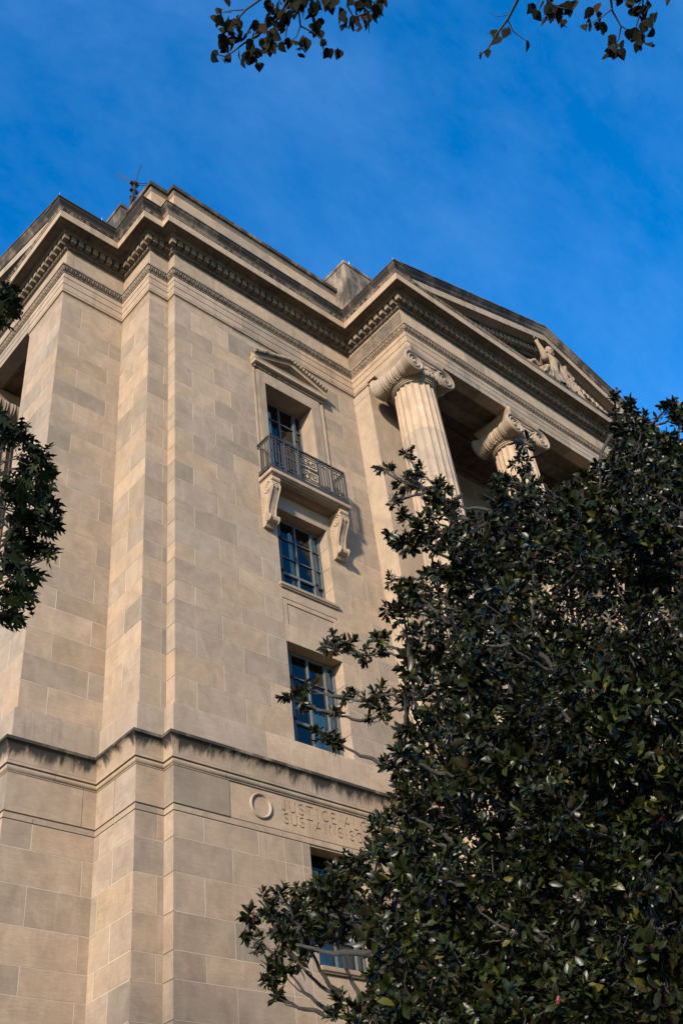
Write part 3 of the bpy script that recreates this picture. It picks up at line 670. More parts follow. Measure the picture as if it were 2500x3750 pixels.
for z0, z1, w_, nm in ((RT-.03, RT+.01, .05, 'top_rail'), (RT-.115, RT-.09, .022, 'rail'), (RB, RB+.03, .05, 'bottom_rail'), (RB+.10, RB+.125, .022, 'rail')):
    bar(nm, RX0, RX1, RY-w_/2, RY+w_/2, z0, z1); bar(nm, RX0-w_/2, RX0+w_/2, RY+w_/2, 14.93, z0, z1); bar(nm, RX1-w_/2, RX1+w_/2, RY+w_/2, 14.93, z0, z1)
m = MB(); m.box(RX0-.03, RX1+.03, RY-.04, RY+.05, 19.638, 19.685); m.build('railing_base', MBR, BAL)
F0, F1 = 13.60, 14.27
xs = []
for a, b in ((RX0, F0), (F1, RX1)):
    for i in range(11): xs.append((a+(b-a)*i/10, i % 5 == 0, i))
for x, post, i in xs:
    h = .022 if post else .011
    z0, z1 = (RB+.03, RT-.03) if post or i % 2 else (RB+.125, RT-.115)
    if not post and i % 5 in (2,): z0, z1 = RB+.22, RT-.03
    if not post and i % 5 in (3,): z0, z1 = RB+.03, RT-.22
    bar('baluster', x-h, x+h, RY-h, RY+h, z0, z1)
for a, b in ((RX0, F0), (F1, RX1)):
    for j in (0, 1):
        p = a+(b-a)*(.5*j); bar('fret_bar', p+(b-a)*.1, p+(b-a)*.3, RY-.01, RY+.01, RT-.225, RT-.205); bar('fret_bar', p+(b-a)*.2, p+(b-a)*.4, RY-.01, RY+.01, RB+.21, RB+.23)
for i in range(1, 5):
    for sx in (RX0, RX1): bar('baluster', sx-.011, sx+.011, RY+i*.098-.011, RY+i*.098+.011, RB+.03, RT-.03)
zc0 = (RB+RT)/2; cw, ch = (F1-F0)/2, (RT-RB-.30)/2
for ix in (0, 1):
    for iz in (0, 1):
        cx, cz = F0+cw*(ix+.5), RB+.15+ch*(iz+.5); k = 0
        sx = 1 if ix == 0 else -1; sz = 1 if iz == 0 else -1
        a, b = cw*.42, ch*.42
        pl_ = [(a, b), (-a, b), (-a, -b), (a, -b), (a, b*.45), (-a*.45, b*.45), (-a*.45, -b*.45), (a*.3, -b*.45), (a*.3, 0)]
        for (p, q), (r, t) in zip(pl_, pl_[1:]):
            u0, u1 = sorted((cx+sx*p, cx+sx*r)); v0, v1 = sorted((cz+sz*q, cz+sz*t)); bar('fret_bar', u0-.011, u1+.011, RY-.011, RY+.011, v0-.011, v1+.011)
        bar('fret_bar', min(cx, (F0+F1)/2), max(cx, (F0+F1)/2), RY-.009, RY+.009, cz-.009, cz+.009)
bar('fret_bar', F0, F1, RY-.010, RY+.010, zc0-.01, zc0+.01)
# console brackets: S-scroll extruded across, with spiral relief
def console(xc):
    out = [(0, 19.44), (.44, 19.44), (.455, 19.40), (.45, 19.34), (.43, 19.31), (.46, 19.25), (.465, 19.15), (.43, 19.02), (.36, 18.88), (.28, 18.70), (.225, 18.52), (.205, 18.38), (.22, 18.31), (.27, 18.30), (.305, 18.26), (.315, 18.20), (.295, 18.14), (.25, 18.11), (.19, 18.11), (.14, 18.08), (.10, 18.02), (0, 18.02)]
    h = .135; f = lambda a, b, t: (xc-h+2*h*t, 14.93-a, b)
    m = MB(); m.prism(out, f); c = m.build('console_bracket', MCB, BAL)
    m = MB()
    for sx in (-1, 1):
        X = xc+sx*(h+.004)
        for (d, z, r0, tn, st) in ((.285, 19.13, .165, 2.2, 1), (.235, 18.21, .085, 1.6, -1)):
            pts = []; rs = []
            for i in range(60):
                t = i/59; an = (math.pi/2)*st+st*-t*tn*2*math.pi; r = r0*(1-t)**.8+.015; pts.append((X, 14.93-(d+r*math.cos(an)), z+r*math.sin(an))); rs.append(.016*(1-t)+.008)
            m.tube(pts, rs, 5)
        m.tube([(X, 14.93-d, z) for d, z in ((.41, 19.0), (.33, 18.84), (.25, 18.66), (.195, 18.48), (.18, 18.36))], .014, 5)
        for i in range(6): m.ball((X, 14.93-(.10-.008*i), 18.92-.085*i), (.016, .035-.004*i, .04), 6, 4)
    for sx in (-1, 1): m.tube([(xc+sx*(h-.02), 14.93-d-.008, z) for d, z in out[6:13]], .022, 5)
    m.build('scroll_relief', MCB, BAL, 50)
    m = MB()
    for i in range(5): m.tube([(xc-h-.01+(2*h+.02)*(i+.5)/5, 14.93-d, z) for d, z in ((.40, 19.445), (.455, 19.41), (.462, 19.36), (.44, 19.315))], .026, 6)
    for a in (-60, -30, 0, 30, 60):
        mm = Matrix.Rotation(rad(a), 3, 'Y'); q = mm @ Vector((0, 0, -.085)); m.ball((xc+q.x, 14.93-.455+.02*abs(a)/60, 19.19+q.z), (.024, .03, .07), 6, 5, mm)
    m.ball((xc, 14.93-.46, 19.22), (.03, .03, .03), 6, 4); m.build('acanthus_leaf', MCB, BAL, 50)
    m = MB(); prof = [(.075, -h-.02), (.105, -h-.015), (.105, -h+.02), (.06, -h+.08), (.055, 0), (.06, h-.08), (.105, h-.02), (.105, h+.015), (.075, h+.02)]
    m.lathe(prof, lambda a, b, t: (xc+t, 14.93-.235+a, 18.21+b), 18); m.build('scroll_roll', MCB, BAL, 40)
console(12.80); console(15.07)
# ---- lower window strips and inscription panel with incised letters
IP0, IP1 = 11.286, 16.62
pan = MB(); pan.box(IP0, IP1, 14.845, 15.3, 10.24, 10.985); PAN = pan.build('inscription_panel', MST, None)
G = {'J': ([(.75, 1), (.75, .25), (.6, .04), (.35, 0), (.12, .1)],), 'U': ([(.08, 1), (.08, .3), (.22, .06), (.5, 0), (.78, .06), (.92, .3), (.92, 1)],),
     'S': ([(.85, .85), (.68, .97), (.45, 1), (.22, .92), (.14, .76), (.25, .6), (.5, .5), (.76, .4), (.88, .24), (.78, .07), (.52, 0), (.28, .03), (.1, .16)],),
     'T': ([(.02, 1), (.98, 1)], [(.5, 1), (.5, 0)]), 'I': ([(.5, 1), (.5, 0)],), 'C': ([(.92, .85), (.75, .97), (.5, 1), (.25, .92), (.1, .72), (.06, .5), (.1, .28), (.25, .08), (.5, 0), (.75, .03), (.92, .15)],),
     'E': ([(.85, 1), (.15, 1), (.15, 0), (.88, 0)], [(.15, .52), (.7, .52)]), 'A': ([(.02, 0), (.5, 1), (.98, 0)], [(.2, .36), (.8, .36)]), 'L': ([(.15, 1), (.15, 0), (.82, 0)],),
     'O': ([(.5, 1), (.25, .93), (.08, .72), (.03, .5), (.08, .28), (.25, .07), (.5, 0), (.75, .07), (.92, .28), (.97, .5), (.92, .72), (.75, .93), (.5, 1)],), 'N': ([(.1, 0), (.1, 1), (.9, 0), (.9, 1)],), 'Y': ([(.05, 1), (.5, .5), (.95, 1)], [(.5, .5), (.5, 0)]), '.': ([(.45, .42), (.55, .42)],)}
WD = {'J': .13, 'I': .09, 'S': .14, 'T': .17, 'E': .14, 'L': .14, 'A': .185, 'U': .165, 'C': .165, 'O': .19, 'N': .18, 'Y': .16, '.': .07}
cutm = bmesh.new(); LTR = []
def stroke(bm, p, q, wd=.0125, yf=14.80, yb=14.872):
    d = Vector((q[0]-p[0], q[1]-p[1])); L = d.length; d /= L; n = Vector((-d.y, d.x)); a = Vector(p)-d*wd*.9; b = Vector(q)+d*wd*.9
    wd += random.uniform(-.0006, .0006)
    yb += random.uniform(-.002, .002)
    vs = [bm.verts.new((c.x, y, c.y)) for y in (yf, yb) for c in (a+n*wd, b+n*wd, b-n*wd, a-n*wd)]
    for fc in ((0, 1, 2, 3), (7, 6, 5, 4), (0, 4, 5, 1), (1, 5, 6, 2), (2, 6, 7, 3), (3, 7, 4, 0)): bm.faces.new([vs[i] for i in fc])
for txt, z0, z1, xs_ in (('JUSTICE.ALONE', 10.665, 10.885, 12.56), ('SUSTAINS.SOCIETY', 10.40, 10.605, 12.60)):
    x = xs_; sp_ = .072 if txt[0] == 'J' else .056
    for ch_ in txt:
        w_ = WD[ch_]*(1.0 if txt[0] == 'J' else .95)
        for line in G[ch_]:
            for p, q in zip(line, line[1:]): stroke(cutm, (x+p[0]*w_, z0+p[1]*(z1-z0)), (x+q[0]*w_, z0+q[1]*(z1-z0)))
        x += w_+sp_
bmesh.ops.recalc_face_normals(cutm, faces=cutm.faces)
cme = bpy.data.meshes.new('cut'); cutm.to_mesh(cme); co_ = bpy.data.objects.new('cut', cme); COL.objects.link(co_)
bm_ = PAN.modifiers.new('b', 'BOOLEAN'); bm_.operation = 'DIFFERENCE'; bm_.object = co_; bm_.solver = 'EXACT'; bm_.use_self = True
dg = bpy.context.evaluated_depsgraph_get(); nm_ = bpy.data.meshes.new_from_object(PAN.evaluated_get(dg))
PAN.modifiers.clear(); PAN.parent = BLD
if len(nm_.polygons) > 50: PAN.data = nm_
print('inscription faces', len(nm_.polygons)); bpy.data.objects.remove(co_)
for cx in (12.03, 2*XC-12.03):
    m = MB(); m.lathe([(.20, .02), (.205, .0), (.225, -.035), (.245, -.042), (.262, -.03), (.268, .0), (.268, .02)], lambda a, b, h: (cx+a, 14.845+h, 10.625+b), 40); m.build('wreath_ring', MCB, PAN, 40)
# ================================================================ pediment sculpture
def skinned(name, verts, edges, material, sub=2):
    me = bpy.data.meshes.new(name); me.from_pydata([v[0] for v in verts], edges, []); o = bpy.data.objects.new(name, me); COL.objects.link(o)
    md = o.modifiers.new('s', 'SKIN'); md.use_smooth_shade = True
    if not me.skin_vertices: me.skin_vertices.new()
    for i, v in enumerate(verts):
        r = v[1] if isinstance(v[1], tuple) else (v[1], v[1]); me.skin_vertices[0].data[i].radius = r
        me.skin_vertices[0].data[i].use_root = i == 0
    s_ = o.modifiers.new('u', 'SUBSURF'); s_.levels = sub; s_.render_levels = sub
    dg = bpy.context.evaluated_depsgraph_get(); nm = bpy.data.meshes.new_from_object(o.evaluated_get(dg)); nm.name = name
    o.modifiers.clear(); o.data = nm; nm.materials.clear(); nm.materials.append(material)
    for p in nm.polygons: p.use_smooth = True
    return o
def drape(cx, cy, top, base, n=72, rows=14, folds=13, amp=.05, seed=0):
    mb = MB(); r_ = random.Random(seed); ph = [r_.uniform(0, 6) for _ in range(4)]
    (tx, ty, tz, trx, try_), (bx_, by, bz, brx, bry) = top, base
    for i in range(rows+1):
        t = i/rows; e = t**.75
        for j in range(n):
            th = 2*math.pi*j/n; a = amp*(.15+t)*(math.sin(folds*th+ph[0]+1.2*t)+.6*math.sin(folds*1.7*th+ph[1]-t*2)+.4*math.sin(5*th+ph[2]))
            mb.v.append((tx+(bx_-tx)*t+math.cos(th)*(trx+(brx-trx)*e+a), ty+(by-ty)*t+math.sin(th)*(try_+(bry-try_)*e+a*.7), tz+(bz-tz)*t+.02*math.sin(7*th+ph[3])*t*(1-t)))
    for i in range(rows):
        for j in range(n): mb.f.append((i*n+j, i*n+(j+1) % n, (i+1)*n+(j+1) % n, (i+1)*n+j))
    mb.f += [tuple(range(n))]
    return mb
ST = empty('pediment_statue', (24.1, 12.1, 27.8)); tag(ST, 'carved stone seated draped woman raising one arm inside the pediment', 'statue')
V = [((24.02, 12.12, 28.25), (.36, .25)), ((24.06, 12.12, 28.62), (.30, .20)), ((24.10, 12.10, 28.95), (.37, .24)), ((24.13, 12.10, 29.20), (.33, .18)), ((24.19, 12.08, 29.42), (.11, .11)), ((24.24, 12.05, 29.60), (.105, .11)),
     ((23.74, 12.02, 29.14), (.15, .15)), ((23.58, 11.93, 28.82), (.125, .125)), ((23.47, 11.88, 29.13), (.115, .115)), ((23.33, 11.88, 29.46), (.068, .068)), ((23.27, 11.88, 29.60), (.08, .05)),
     ((24.52, 12.03, 29.10), (.15, .15)), ((24.64, 12.0, 28.75), (.115, .115)), ((24.80, 11.97, 28.45), (.08, .08)), ((24.88, 11.96, 28.32), (.07, .05))]
Ed = [(0, 1), (1, 2), (2, 3), (3, 4), (4, 5), (3, 6), (6, 7), (7, 8), (8, 9), (9, 10), (3, 11), (11, 12), (12, 13), (13, 14)]
b_ = skinned('body', V, Ed, MCV); b_.parent = ST
hd = MB(); hm = Matrix.Rotation(rad(-35), 3, 'Z')
HC = Vector((24.27, 12.03, 29.79))
hd.ball(HC, (.155, .13, .205), 16, 12, hm)
fw = hm @ Vector((1, 0, 0)); fw = Vector((.93, -.37, 0)).normalized(); sd = Vector((.37, .93, 0))
fm = Matrix((fw, sd, Vector((0, 0, 1)))).transposed()
hd.ball(HC+fw*.155+Vector((0, 0, -.03)), (.05, .028, .06), 8, 6, fm)      # nose
hd.ball(HC+fw*.105+Vector((0, 0, -.16)), (.06, .06, .05), 8, 6, fm)      # chin
hd.ball(HC+fw*.14+Vector((0, 0, -.105)), (.025, .05, .018), 8, 5, fm)    # mouth
for s in (-1, 1): hd.ball(HC+fw*.128+sd*.055*s+Vector((0, 0, .02)), (.03, .035, .02), 8, 5, fm)
hd.ball(HC+fw*.125+Vector((0, 0, .06)), (.045, .10, .022), 8, 5, fm)       # brow
for s in (-1, 1): hd.ball(HC+sd*.13*s+fw*-.01, (.04, .025, .06), 8, 5, fm)
hd.build('head', MCV, ST, 70)
hr = MB(); hr.ball(HC-fw*.035+Vector((0, 0, .035)), (.155, .148, .19), 16, 10, fm); hr.ball(HC-fw*.16+Vector((0, 0, -.06)), (.085, .085, .085), 10, 6)
for k in range(7): hr.tube([HC+fm @ Vector((.09-.04*k, s_*.115, .14-.015*k-.06*s_*s_)) for s_ in (-1, -.5, 0, .5, 1)], .02, 5)
hr.build('hair', MCV, ST, 70)
fg = MB()
for k, (dx, L) in enumerate(((-.05, .10), (-.02, .13), (.01, .135), (.04, .12))):
    p = Vector((23.27+dx*.8, 11.90+dx*.3, 29.68)); fg.tube([p, p+Vector((-.02, -.01, L*.6)), p+Vector((-.055, -.03, L))], [.02, .018, .013], 6)
p = Vector((23.33, 11.88, 29.62)); fg.tube([p, p+Vector((.05, -.02, .05)), p+Vector((.06, -.03, .11))], [.022, .02, .014], 6)
p = Vector((24.88, 11.95, 28.28))
for k in range(4): fg.tube([p+Vector((.02*k-.03, 0, 0)), p+Vector((.03*k-.02, -.03, -.08)), p+Vector((.03*k-.03, -.03, -.14))], [.02, .018, .013], 6)
fg.tube([p+Vector((-.05, 0, .03)), p+Vector((-.10, -.03, -.01)), p+Vector((-.11, -.03, -.07))], [.022, .02, .013], 6)
fg.build('fingers', MCV, ST, 70)
drape(24, 12.1, (24.04, 12.12, 28.72, .27, .20), (24.0, 12.2, 27.76, 1.02, .40), seed=3).build('skirt', MCV, ST, 60)
drape(24, 12.1, (23.55, 11.98, 28.42, .12, .15), (23.2, 12.12, 27.76, .42, .30), folds=9, amp=.035, seed=5).build('draped_knee', MCV, ST, 60)
drape(24, 12.1, (24.55, 12.0, 28.45, .14, .14), (24.75, 12.1, 27.76, .36, .30), folds=9, amp=.035, seed=8).build('draped_knee', MCV, ST, 60)
m = MB()
for i in range(9):
    t = rad(20+i*24); m.tube([(23.15, 12.25, 28.2), (23.02+.22*math.cos(t), 12.2, 28.42+.24*math.sin(t))], [.05, .03], 6)
m.tube([(22.88, 12.2, 28.0), (22.95, 12.18, 28.5), (23.2, 12.15, 28.72), (23.42, 12.12, 28.55)], [.08, .075, .07, .06], 8); m.build('cloth_swag', MCV, ST, 60)
m = MB(); m.box(22.3, 26.3, 11.98, 12.56, 27.73, 27.83); m.box(22.45, 22.95, 12.0, 12.4, 27.83, 27.95); m.build('plinth', MCV, ST)
CH = empty('child_figure', (25.0, 12.1, 27.83)); tag(CH, 'small carved stone child figure beside the seated statue in the pediment', 'statue')
V = [((25.03, 12.08, 28.55), (.17, .13)), ((25.05, 12.08, 28.85), (.16, .12)), ((25.04, 12.07, 29.12), (.16, .11)), ((25.02, 12.06, 29.26), (.06, .06)), ((25.01, 12.05, 29.38), (.10, .10)), ((25.0, 12.04, 29.48), (.09, .09)),
     ((24.88, 12.03, 29.10), (.07, .07)), ((24.80, 11.98, 28.90), (.06, .06)), ((24.93, 11.93, 28.80), (.045, .045)), ((25.2, 12.04, 29.08), (.07, .07)), ((25.24, 11.98, 28.85), (.06, .06)), ((25.12, 11.94, 28.70), (.045, .045)),
     ((24.97, 12.02, 28.3), (.12, .12)), ((25.0, 11.98, 28.05), (.085, .085)), ((25.0, 12.0, 27.85), (.07, .07)), ((25.16, 12.04, 28.3), (.12, .12)), ((25.22, 12.0, 28.05), (.085, .085)), ((25.26, 12.02, 27.85), (.07, .07))]
Ed = [(0, 1), (1, 2), (2, 3), (3, 4), (4, 5), (2, 6), (6, 7), (7, 8), (2, 9), (9, 10), (10, 11), (0, 12), (12, 13), (13, 14), (0, 15), (15, 16), (16, 17)]
b_ = skinned('body', V, Ed, MCV); b_.parent = CH
drape(25, 12.1, (25.06, 12.08, 28.75, .15, .12), (25.2, 12.12, 27.8, .34, .26), folds=8, amp=.03, seed=9).build('robe', MCV, CH, 60)
# ================================================================ roof antenna and lightning rods
AN = empty('roof_antenna', (10.19, 17.5, 29.95)); tag(AN, 'thin dark metal aerial with crossed rods on the roof', 'antenna')
m = MB(); H = Vector((10.22, 17.5, 34.05)); m.tube([(10.10, 17.5, 29.95), (10.10, 17.5, 33.2)], .05, 8); m.tube([(10.19, 17.45, 33.0), (10.21, 17.5, 34.05)], .045, 8); m.build('mast', MAN, AN)
for z, r in ((33.15, .13), (33.62, .11), (34.05, .14)):
    m = MB(); m.ball((10.19+(z-33.1)*.03, 17.5, z), (r, r, .09), 8, 5); m.box(10.05, 10.35, 17.44, 17.56, z-.05, z+.03); m.build('clamp', MAN, AN)
def ray_d(x, y): return CF+CR*((x/.6272-1250)/3842.)-CU*((y/.6272-1875)/3842.)
def lift(x, y, hd):
    d = ray_d(x, y); return EYE+d*(hd/math.hypot(d.x, d.y))
for tip, dz in (((267, 400), .6), ((325, 378), .5), ((349, 424), .4), ((303, 462), -.3)):
    e = lift(tip[0], tip[1], math.hypot(10.22, 17.5)+dz*.6)
    for k in (0, 1):
        o_ = Vector((.02, -.02, .11))*(k*1.0-.5); m = MB(); m.tube([H+o_, e+o_*1.1], .015, 5); m.build('aerial_rod', MAN, AN)
for i, (x, y, z) in enumerate(((6.86, 15.78, 28.0), (8.2, 15.77, 28.0), (15.9, 11.75, 28.0), (16.75, 14.23, 31.29))):
    m = MB(); m.tube([(x, y, z), (x, y, z+.16)], [.008, .003], 6); m.ball((x, y, z+.03), (.012, .012, .012), 6, 4)
    tag(m.build('lightning_rod', plain('copper_rod%d' % i, (.7, .7, .68), .3, .6), None), ['tiny metal lightning rod on the leftmost cornice corner', 'tiny metal lightning rod on the left cornice between corner and attic', 'tiny metal lightning rod on the portico cornice corner', 'tiny metal lightning rod on the square attic block'][i], 'lightning rod', 'lightning rods along the roof edge')
# ================================================================ trees
MAGL = np.array([(0, 0, 0), (.185, .36, .055), (0, .33, 0), (-.185, .36, .055), (.185, .74, .0), (0, .72, -.06), (-.185, .74, .0), (0, 1.0, -.17)], float)
MAGF = [(0, 1, 2), (0, 2, 3), (1, 4, 5, 2), (2, 5, 6, 3), (4, 7, 5), (5, 7, 6)]
LIND = np.array([(0, 0, 0), (.30, .12, .03), (.40, .38, .05), (.26, .70, .0), (0, 1.05, -.10), (-.26, .70, .0), (-.40, .38, .05), (-.30, .12, .03), (0, .4, -.02)], float)
LINF = [(0, 1, 8), (1, 2, 8), (2, 3, 8), (3, 4, 8), (4, 5, 8), (5, 6, 8), (6, 7, 8), (7, 0, 8)]
half = [(0.012, 0), (.012, .10), (.10, .13), (.17, .24), (.07, .23), (.035, .30), (.20, .36), (.34, .50), (.19, .46), (.05, .48), (.21, .60), (.30, .77), (.17, .70), (.05, .69), (.10, .84), (.06, .90), (0, 1.06)]
oak_out = half+[(-x, y) for x, y in half[::-1][1:]]
OAKV = np.array([(x, y, .10*abs(x)-.12*y*y) for x, y in oak_out], float); OAKF = [tuple(range(len(oak_out)))[::-1]]
def frames(dirs, ups, roll=None):
    """rotation matrices whose local Y is dirs and local Z near ups"""
    d = dirs/np.linalg.norm(dirs, axis=1)[:, None]; x = np.cross(d, ups); l = np.linalg.norm(x, axis=1)[:, None]; x = np.where(l < 1e-4, np.array([[1., 0, 0]]), x/np.maximum(l, 1e-6))
    z = np.cross(x, d); return np.stack([x, d, z], 2)
def leaf_mesh(name, tmpl, faces, pos, Rm, scale, material, parent, kind='stuff'):
    n = len(pos); k = len(tmpl); V = pos[:, None, :]+np.einsum('nij,kj->nki', Rm, tmpl)*scale[:, None, None]
    me = bpy.data.meshes.new(name); me.vertices.add(n*k); me.vertices.foreach_set('co', V.reshape(-1).astype(np.float32))
    fl = np.concatenate([np.array(f) for f in faces]); lt = np.array([len(f) for f in faces]); L = len(fl)
    me.loops.add(n*L); me.loops.foreach_set('vertex_index', (fl[None, :]+np.arange(n)[:, None]*k).reshape(-1).astype(np.int32))
    ls = np.concatenate([[0], np.cumsum(lt)[:-1]]); me.polygons.add(n*len(faces)); me.polygons.foreach_set('loop_start', (ls[None, :]+np.arange(n)[:, None]*L).reshape(-1).astype(np.int32))
    me.polygons.foreach_set('use_smooth', np.ones(n*len(faces), bool))
    me.update(calc_edges=True); me.validate()
    a = me.attributes.new('tint', 'FLOAT', 'POINT'); a.data.foreach_set('value', np.repeat(rng.random(n), k).astype(np.float32))
    me.materials.append(material); o = bpy.data.objects.new(name, me); COL.objects.link(o); o.parent = parent
    if kind: o['kind'] = kind
    return o
def leaf_objects(name, tmpl, faces, pos, Rm, scale, material, parent):
    me = bpy.data.meshes.new(name); me.from_pydata(tmpl.tolist(), [], faces); me.materials.append(material)
    for p in me.polygons: p.use_smooth = True
    a = me.attributes.new('tint', 'FLOAT', 'POINT')
    for p, r, s_ in zip(pos, Rm, scale):
        o = bpy.data.objects.new(name, me); COL.objects.link(o); o.parent = parent
        mt = Matrix([[r[i][j]*s_ for j in range(3)]+[p[i]] for i in range(3)]+[[0, 0, 0, 1]]); o.matrix_basis = mt
CRn, CUn, CFn, En = (np.array(v) for v in (CR, CU, CF, EYE))
def project(P):
    v = P-En; zf = v @ CFn; return np.stack([(1250+3842*(v @ CRn)/zf)*.6272, (1875-3842*(v @ CUn)/zf)*.6272], 1), np.linalg.norm(v, axis=1)
def pick_largest(pos, Rm, scale, n, mid=.5, cell=5.0):
    """indices of the n leaves that show largest: frontmost in their image cell, by projected area"""
    c = pos+Rm[:, :, 1]*(scale*mid)[:, None]; uv, d = project(c)
    ok = (uv[:, 0] > 0) & (uv[:, 0] < 1568) & (uv[:, 1] > 0) & (uv[:, 1] < 2352)
    vd = (c-En)/d[:, None]; area = scale**2/d**2*np.abs(np.einsum('ni,ni->n', vd, Rm[:, :, 2]))
    key = (uv[:, 0]//cell).astype(int)*4000+(uv[:, 1]//cell).astype(int)
    o = np.lexsort((d, key)); o = o[ok[o]]; first = np.ones(len(o), bool); first[1:] = key[o][1:] != key[o][:-1]
    o = o[first]; return o[np.argsort(-area[o])[:n]]
def unit(v): return v/np.maximum(np.linalg.norm(v, axis=-1, keepdims=True), 1e-9)
def curve(a, b, sag, n=6, jit=.0):
    a, b = Vector(a), Vector(b); d = b-a; out = []
    for i in range(n+1):
        t = i/n; p = a+d*t+Vector((0, 0, sag*math.sin(math.pi*t)))
        if 0 < i < n: p += Vector((random.uniform(-1, 1), random.uniform(-1, 1), random.uniform(-1, 1)))*jit
        out.append(p)
    return out
# ---------------------------------------------------------------- southern magnolia in front of the portico
MAG = empty('magnolia_tree', (12.9, 7.3, 0)); tag(MAG, 'large glossy dark green magnolia tree covering the lower right of the building', 'tree')
HDM = 13.0
poly = [(1385, 965), (1405, 890), (1440, 930), (1500, 985), (1545, 930), (1700, 950), (1750, 2450), (790, 2450), (800, 2330), (850, 2250), (830, 2150), (740, 2190), (640, 2180), (585, 2110), (610, 2050), (700, 2010), (800, 1950), (850, 1880), (905, 1800), (885, 1740), (915, 1660), (900, 1560), (925, 1480), (880, 1410), (895, 1340), (950, 1300), (1000, 1290), (930, 1240), (960, 1190), (905, 1130), (930, 1060), (1000, 1120), (1060, 1165), (1100, 1170), (1130, 1090), (1190, 1060), (1240, 1100), (1320, 1115), (1345, 1055), (1390, 1060)]
def inside(x, y):
    c = False; n = len(poly)
    for i in range(n):
        (x0, y0), (x1, y1) = poly[i], poly[i-1]
        if (y0 > y) != (y1 > y) and x < (x1-x0)*(y-y0)/(y1-y0)+x0: c = not c
    return c
def edge_d(x, y):
    m_ = 1e9
    for i in range(len(poly)):
        a, b = Vector(poly[i]), Vector(poly[i-1]); d = b-a; t = max(0, min(1, (Vector((x, y))-a).dot(d)/d.dot(d))); m_ = min(m_, (a+d*t-Vector((x, y))).length)
    return m_
lobes = []                                # (centre, radius, density)
def px2m(r, P): return r/.6272/3842*(P-EYE).length
def lobe(x, y, r, hd, dens=1.0): P = lift(x, y, hd); lobes.append((P, px2m(r, P), dens))
pts_ = []; tries = 0
while tries < 6000:
    tries += 1; x, y = random.uniform(560, 1740), random.uniform(880, 2440)
    if not inside(x, y): continue
    e = edge_d(x, y)
    if e < 16: continue
    r = min(e*.80, 64); sp_ = max(24, r*.80)
    if any((x-a)**2+(y-b)**2 < max(sp_, q)**2 for a, b, q in pts_): continue
    pts_.append((x, y, sp_))
    u = (x-1330)/620; bulge = 2.6*max(0, 1-u*u)*max(0.15, min(1, (y-900)/700))
    hd = HDM+.5-bulge+random.uniform(-1.5, .9)
    lobe(x, y, r, hd, random.uniform(.45, 1.35))
    if r > 46: lobe(x+random.uniform(-30, 30), y+random.uniform(-30, 30), r*1.25, hd+1.9, .6)
for x, y, r, dh in ((1408, 905, 17, .2), (1440, 945, 24, .1), (1535, 930, 20, 0), (1560, 960, 22, -.1), (1480, 985, 26, .2), (1203, 1020, 16, .2), (1196, 1062, 24, .2), (1150, 1095, 24, .1),
                    (935, 1045, 18, .3), (890, 1073, 14, .4), (875, 1075, 10, .4), (965, 1085, 20, .3), (922, 1105, 18, .3), (1010, 1120, 20, .2), (900, 1148, 15, .3), (920, 1180, 18, .2),
                    (905, 1235, 20, .2), (940, 1250, 24, .1), (1030, 1150, 22, .2), (970, 1215, 26, .1), (905, 1330, 22, .2), (890, 1400, 20, .2),
                    (742, 1478, 16, .3), (765, 1462, 16, .3), (800, 1480, 20, .3), (835, 1505, 24, .3), (870, 1470, 18, .3), (880, 1495, 20, .3), (770, 1490, 12, .3),
                    (660, 1592, 14, .5), (685, 1595, 13, .5), (708, 1580, 16, .5), (695, 1615, 10, .5), (765, 1635, 16, .4), (790, 1600, 16, .4), (740, 1690, 22, .4), (765, 1700, 16, .4), (845, 1610, 18, .3), (870, 1595, 24, .3), (815, 1590, 12, .4), (850, 1655, 13, .4), (880, 1635, 20, .3),
                    (885, 1755, 20, .3), (870, 1885, 20, .2), (605, 2065, 20, .2), (580, 2100, 20, .3), (570, 2140, 16, .3), (600, 2165, 22, .2), (632, 2190, 18, .2), (625, 2250, 18, .3), (635, 2290, 14, .3), (615, 2235, 16, .3), (680, 2205, 18, .3), (660, 2230, 16, .3), (790, 2300, 20, .2), (770, 2330, 16, .2), (830, 2310, 22, .1), (735, 2165, 26, .2)):
    lobe(x, y, r, HDM+dh, 1.35)
# the far and right-hand side of the crown, seen from elsewhere
cx_, cy_ = 13.6, 6.3
for i in range(46):
    a = random.uniform(-2.6, 0.9); z = random.uniform(3.2, 13.0); rr = 4.2*math.sqrt(max(.06, 1-((z-7.2)/7.0)**2))
    lobes.append((Vector((cx_+rr*math.cos(a)*.8, cy_+rr*math.sin(a)*.75, z)), random.uniform(.8, 1.2), .45))
P_, D_, S_ = [], [], []
for c, r, dn in lobes:
    n = max(3, int(4*math.pi*r*r*12*dn)) if r > .3 else max(3, int(4*math.pi*r*r*20*dn))
    v = unit(rng.normal(size=(n, 3))); rr = r*rng.uniform(.45, 1.0, n)[:, None]**.6
    S_.append(np.full(n, random.uniform(.72, 1.28))); P_.append(np.array(c)+v*rr); D_.append(unit(v+np.array([0, 0, .35])+rng.normal(size=(n, 3))*.35))
S_ = np.concatenate(S_); P_ = np.concatenate(P_); D_ = np.concatenate(D_)
nl = 10; n = len(P_)
ang = (np.arange(nl)[None, :]*2.39996+rng.uniform(0, 6.28, n)[:, None])+rng.normal(size=(n, nl))*.25
elv = np.linspace(1.25, .25, nl)[None, :]*rng.uniform(.8, 1.15, (n, 1))+rng.normal(size=(n, nl))*.12
t1 = unit(np.cross(D_, np.array([.31, .52, .8]))); t2 = np.cross(D_, t1)
rdl = t1[:, None, :]*np.cos(ang)[..., None]+t2[:, None, :]*np.sin(ang)[..., None]
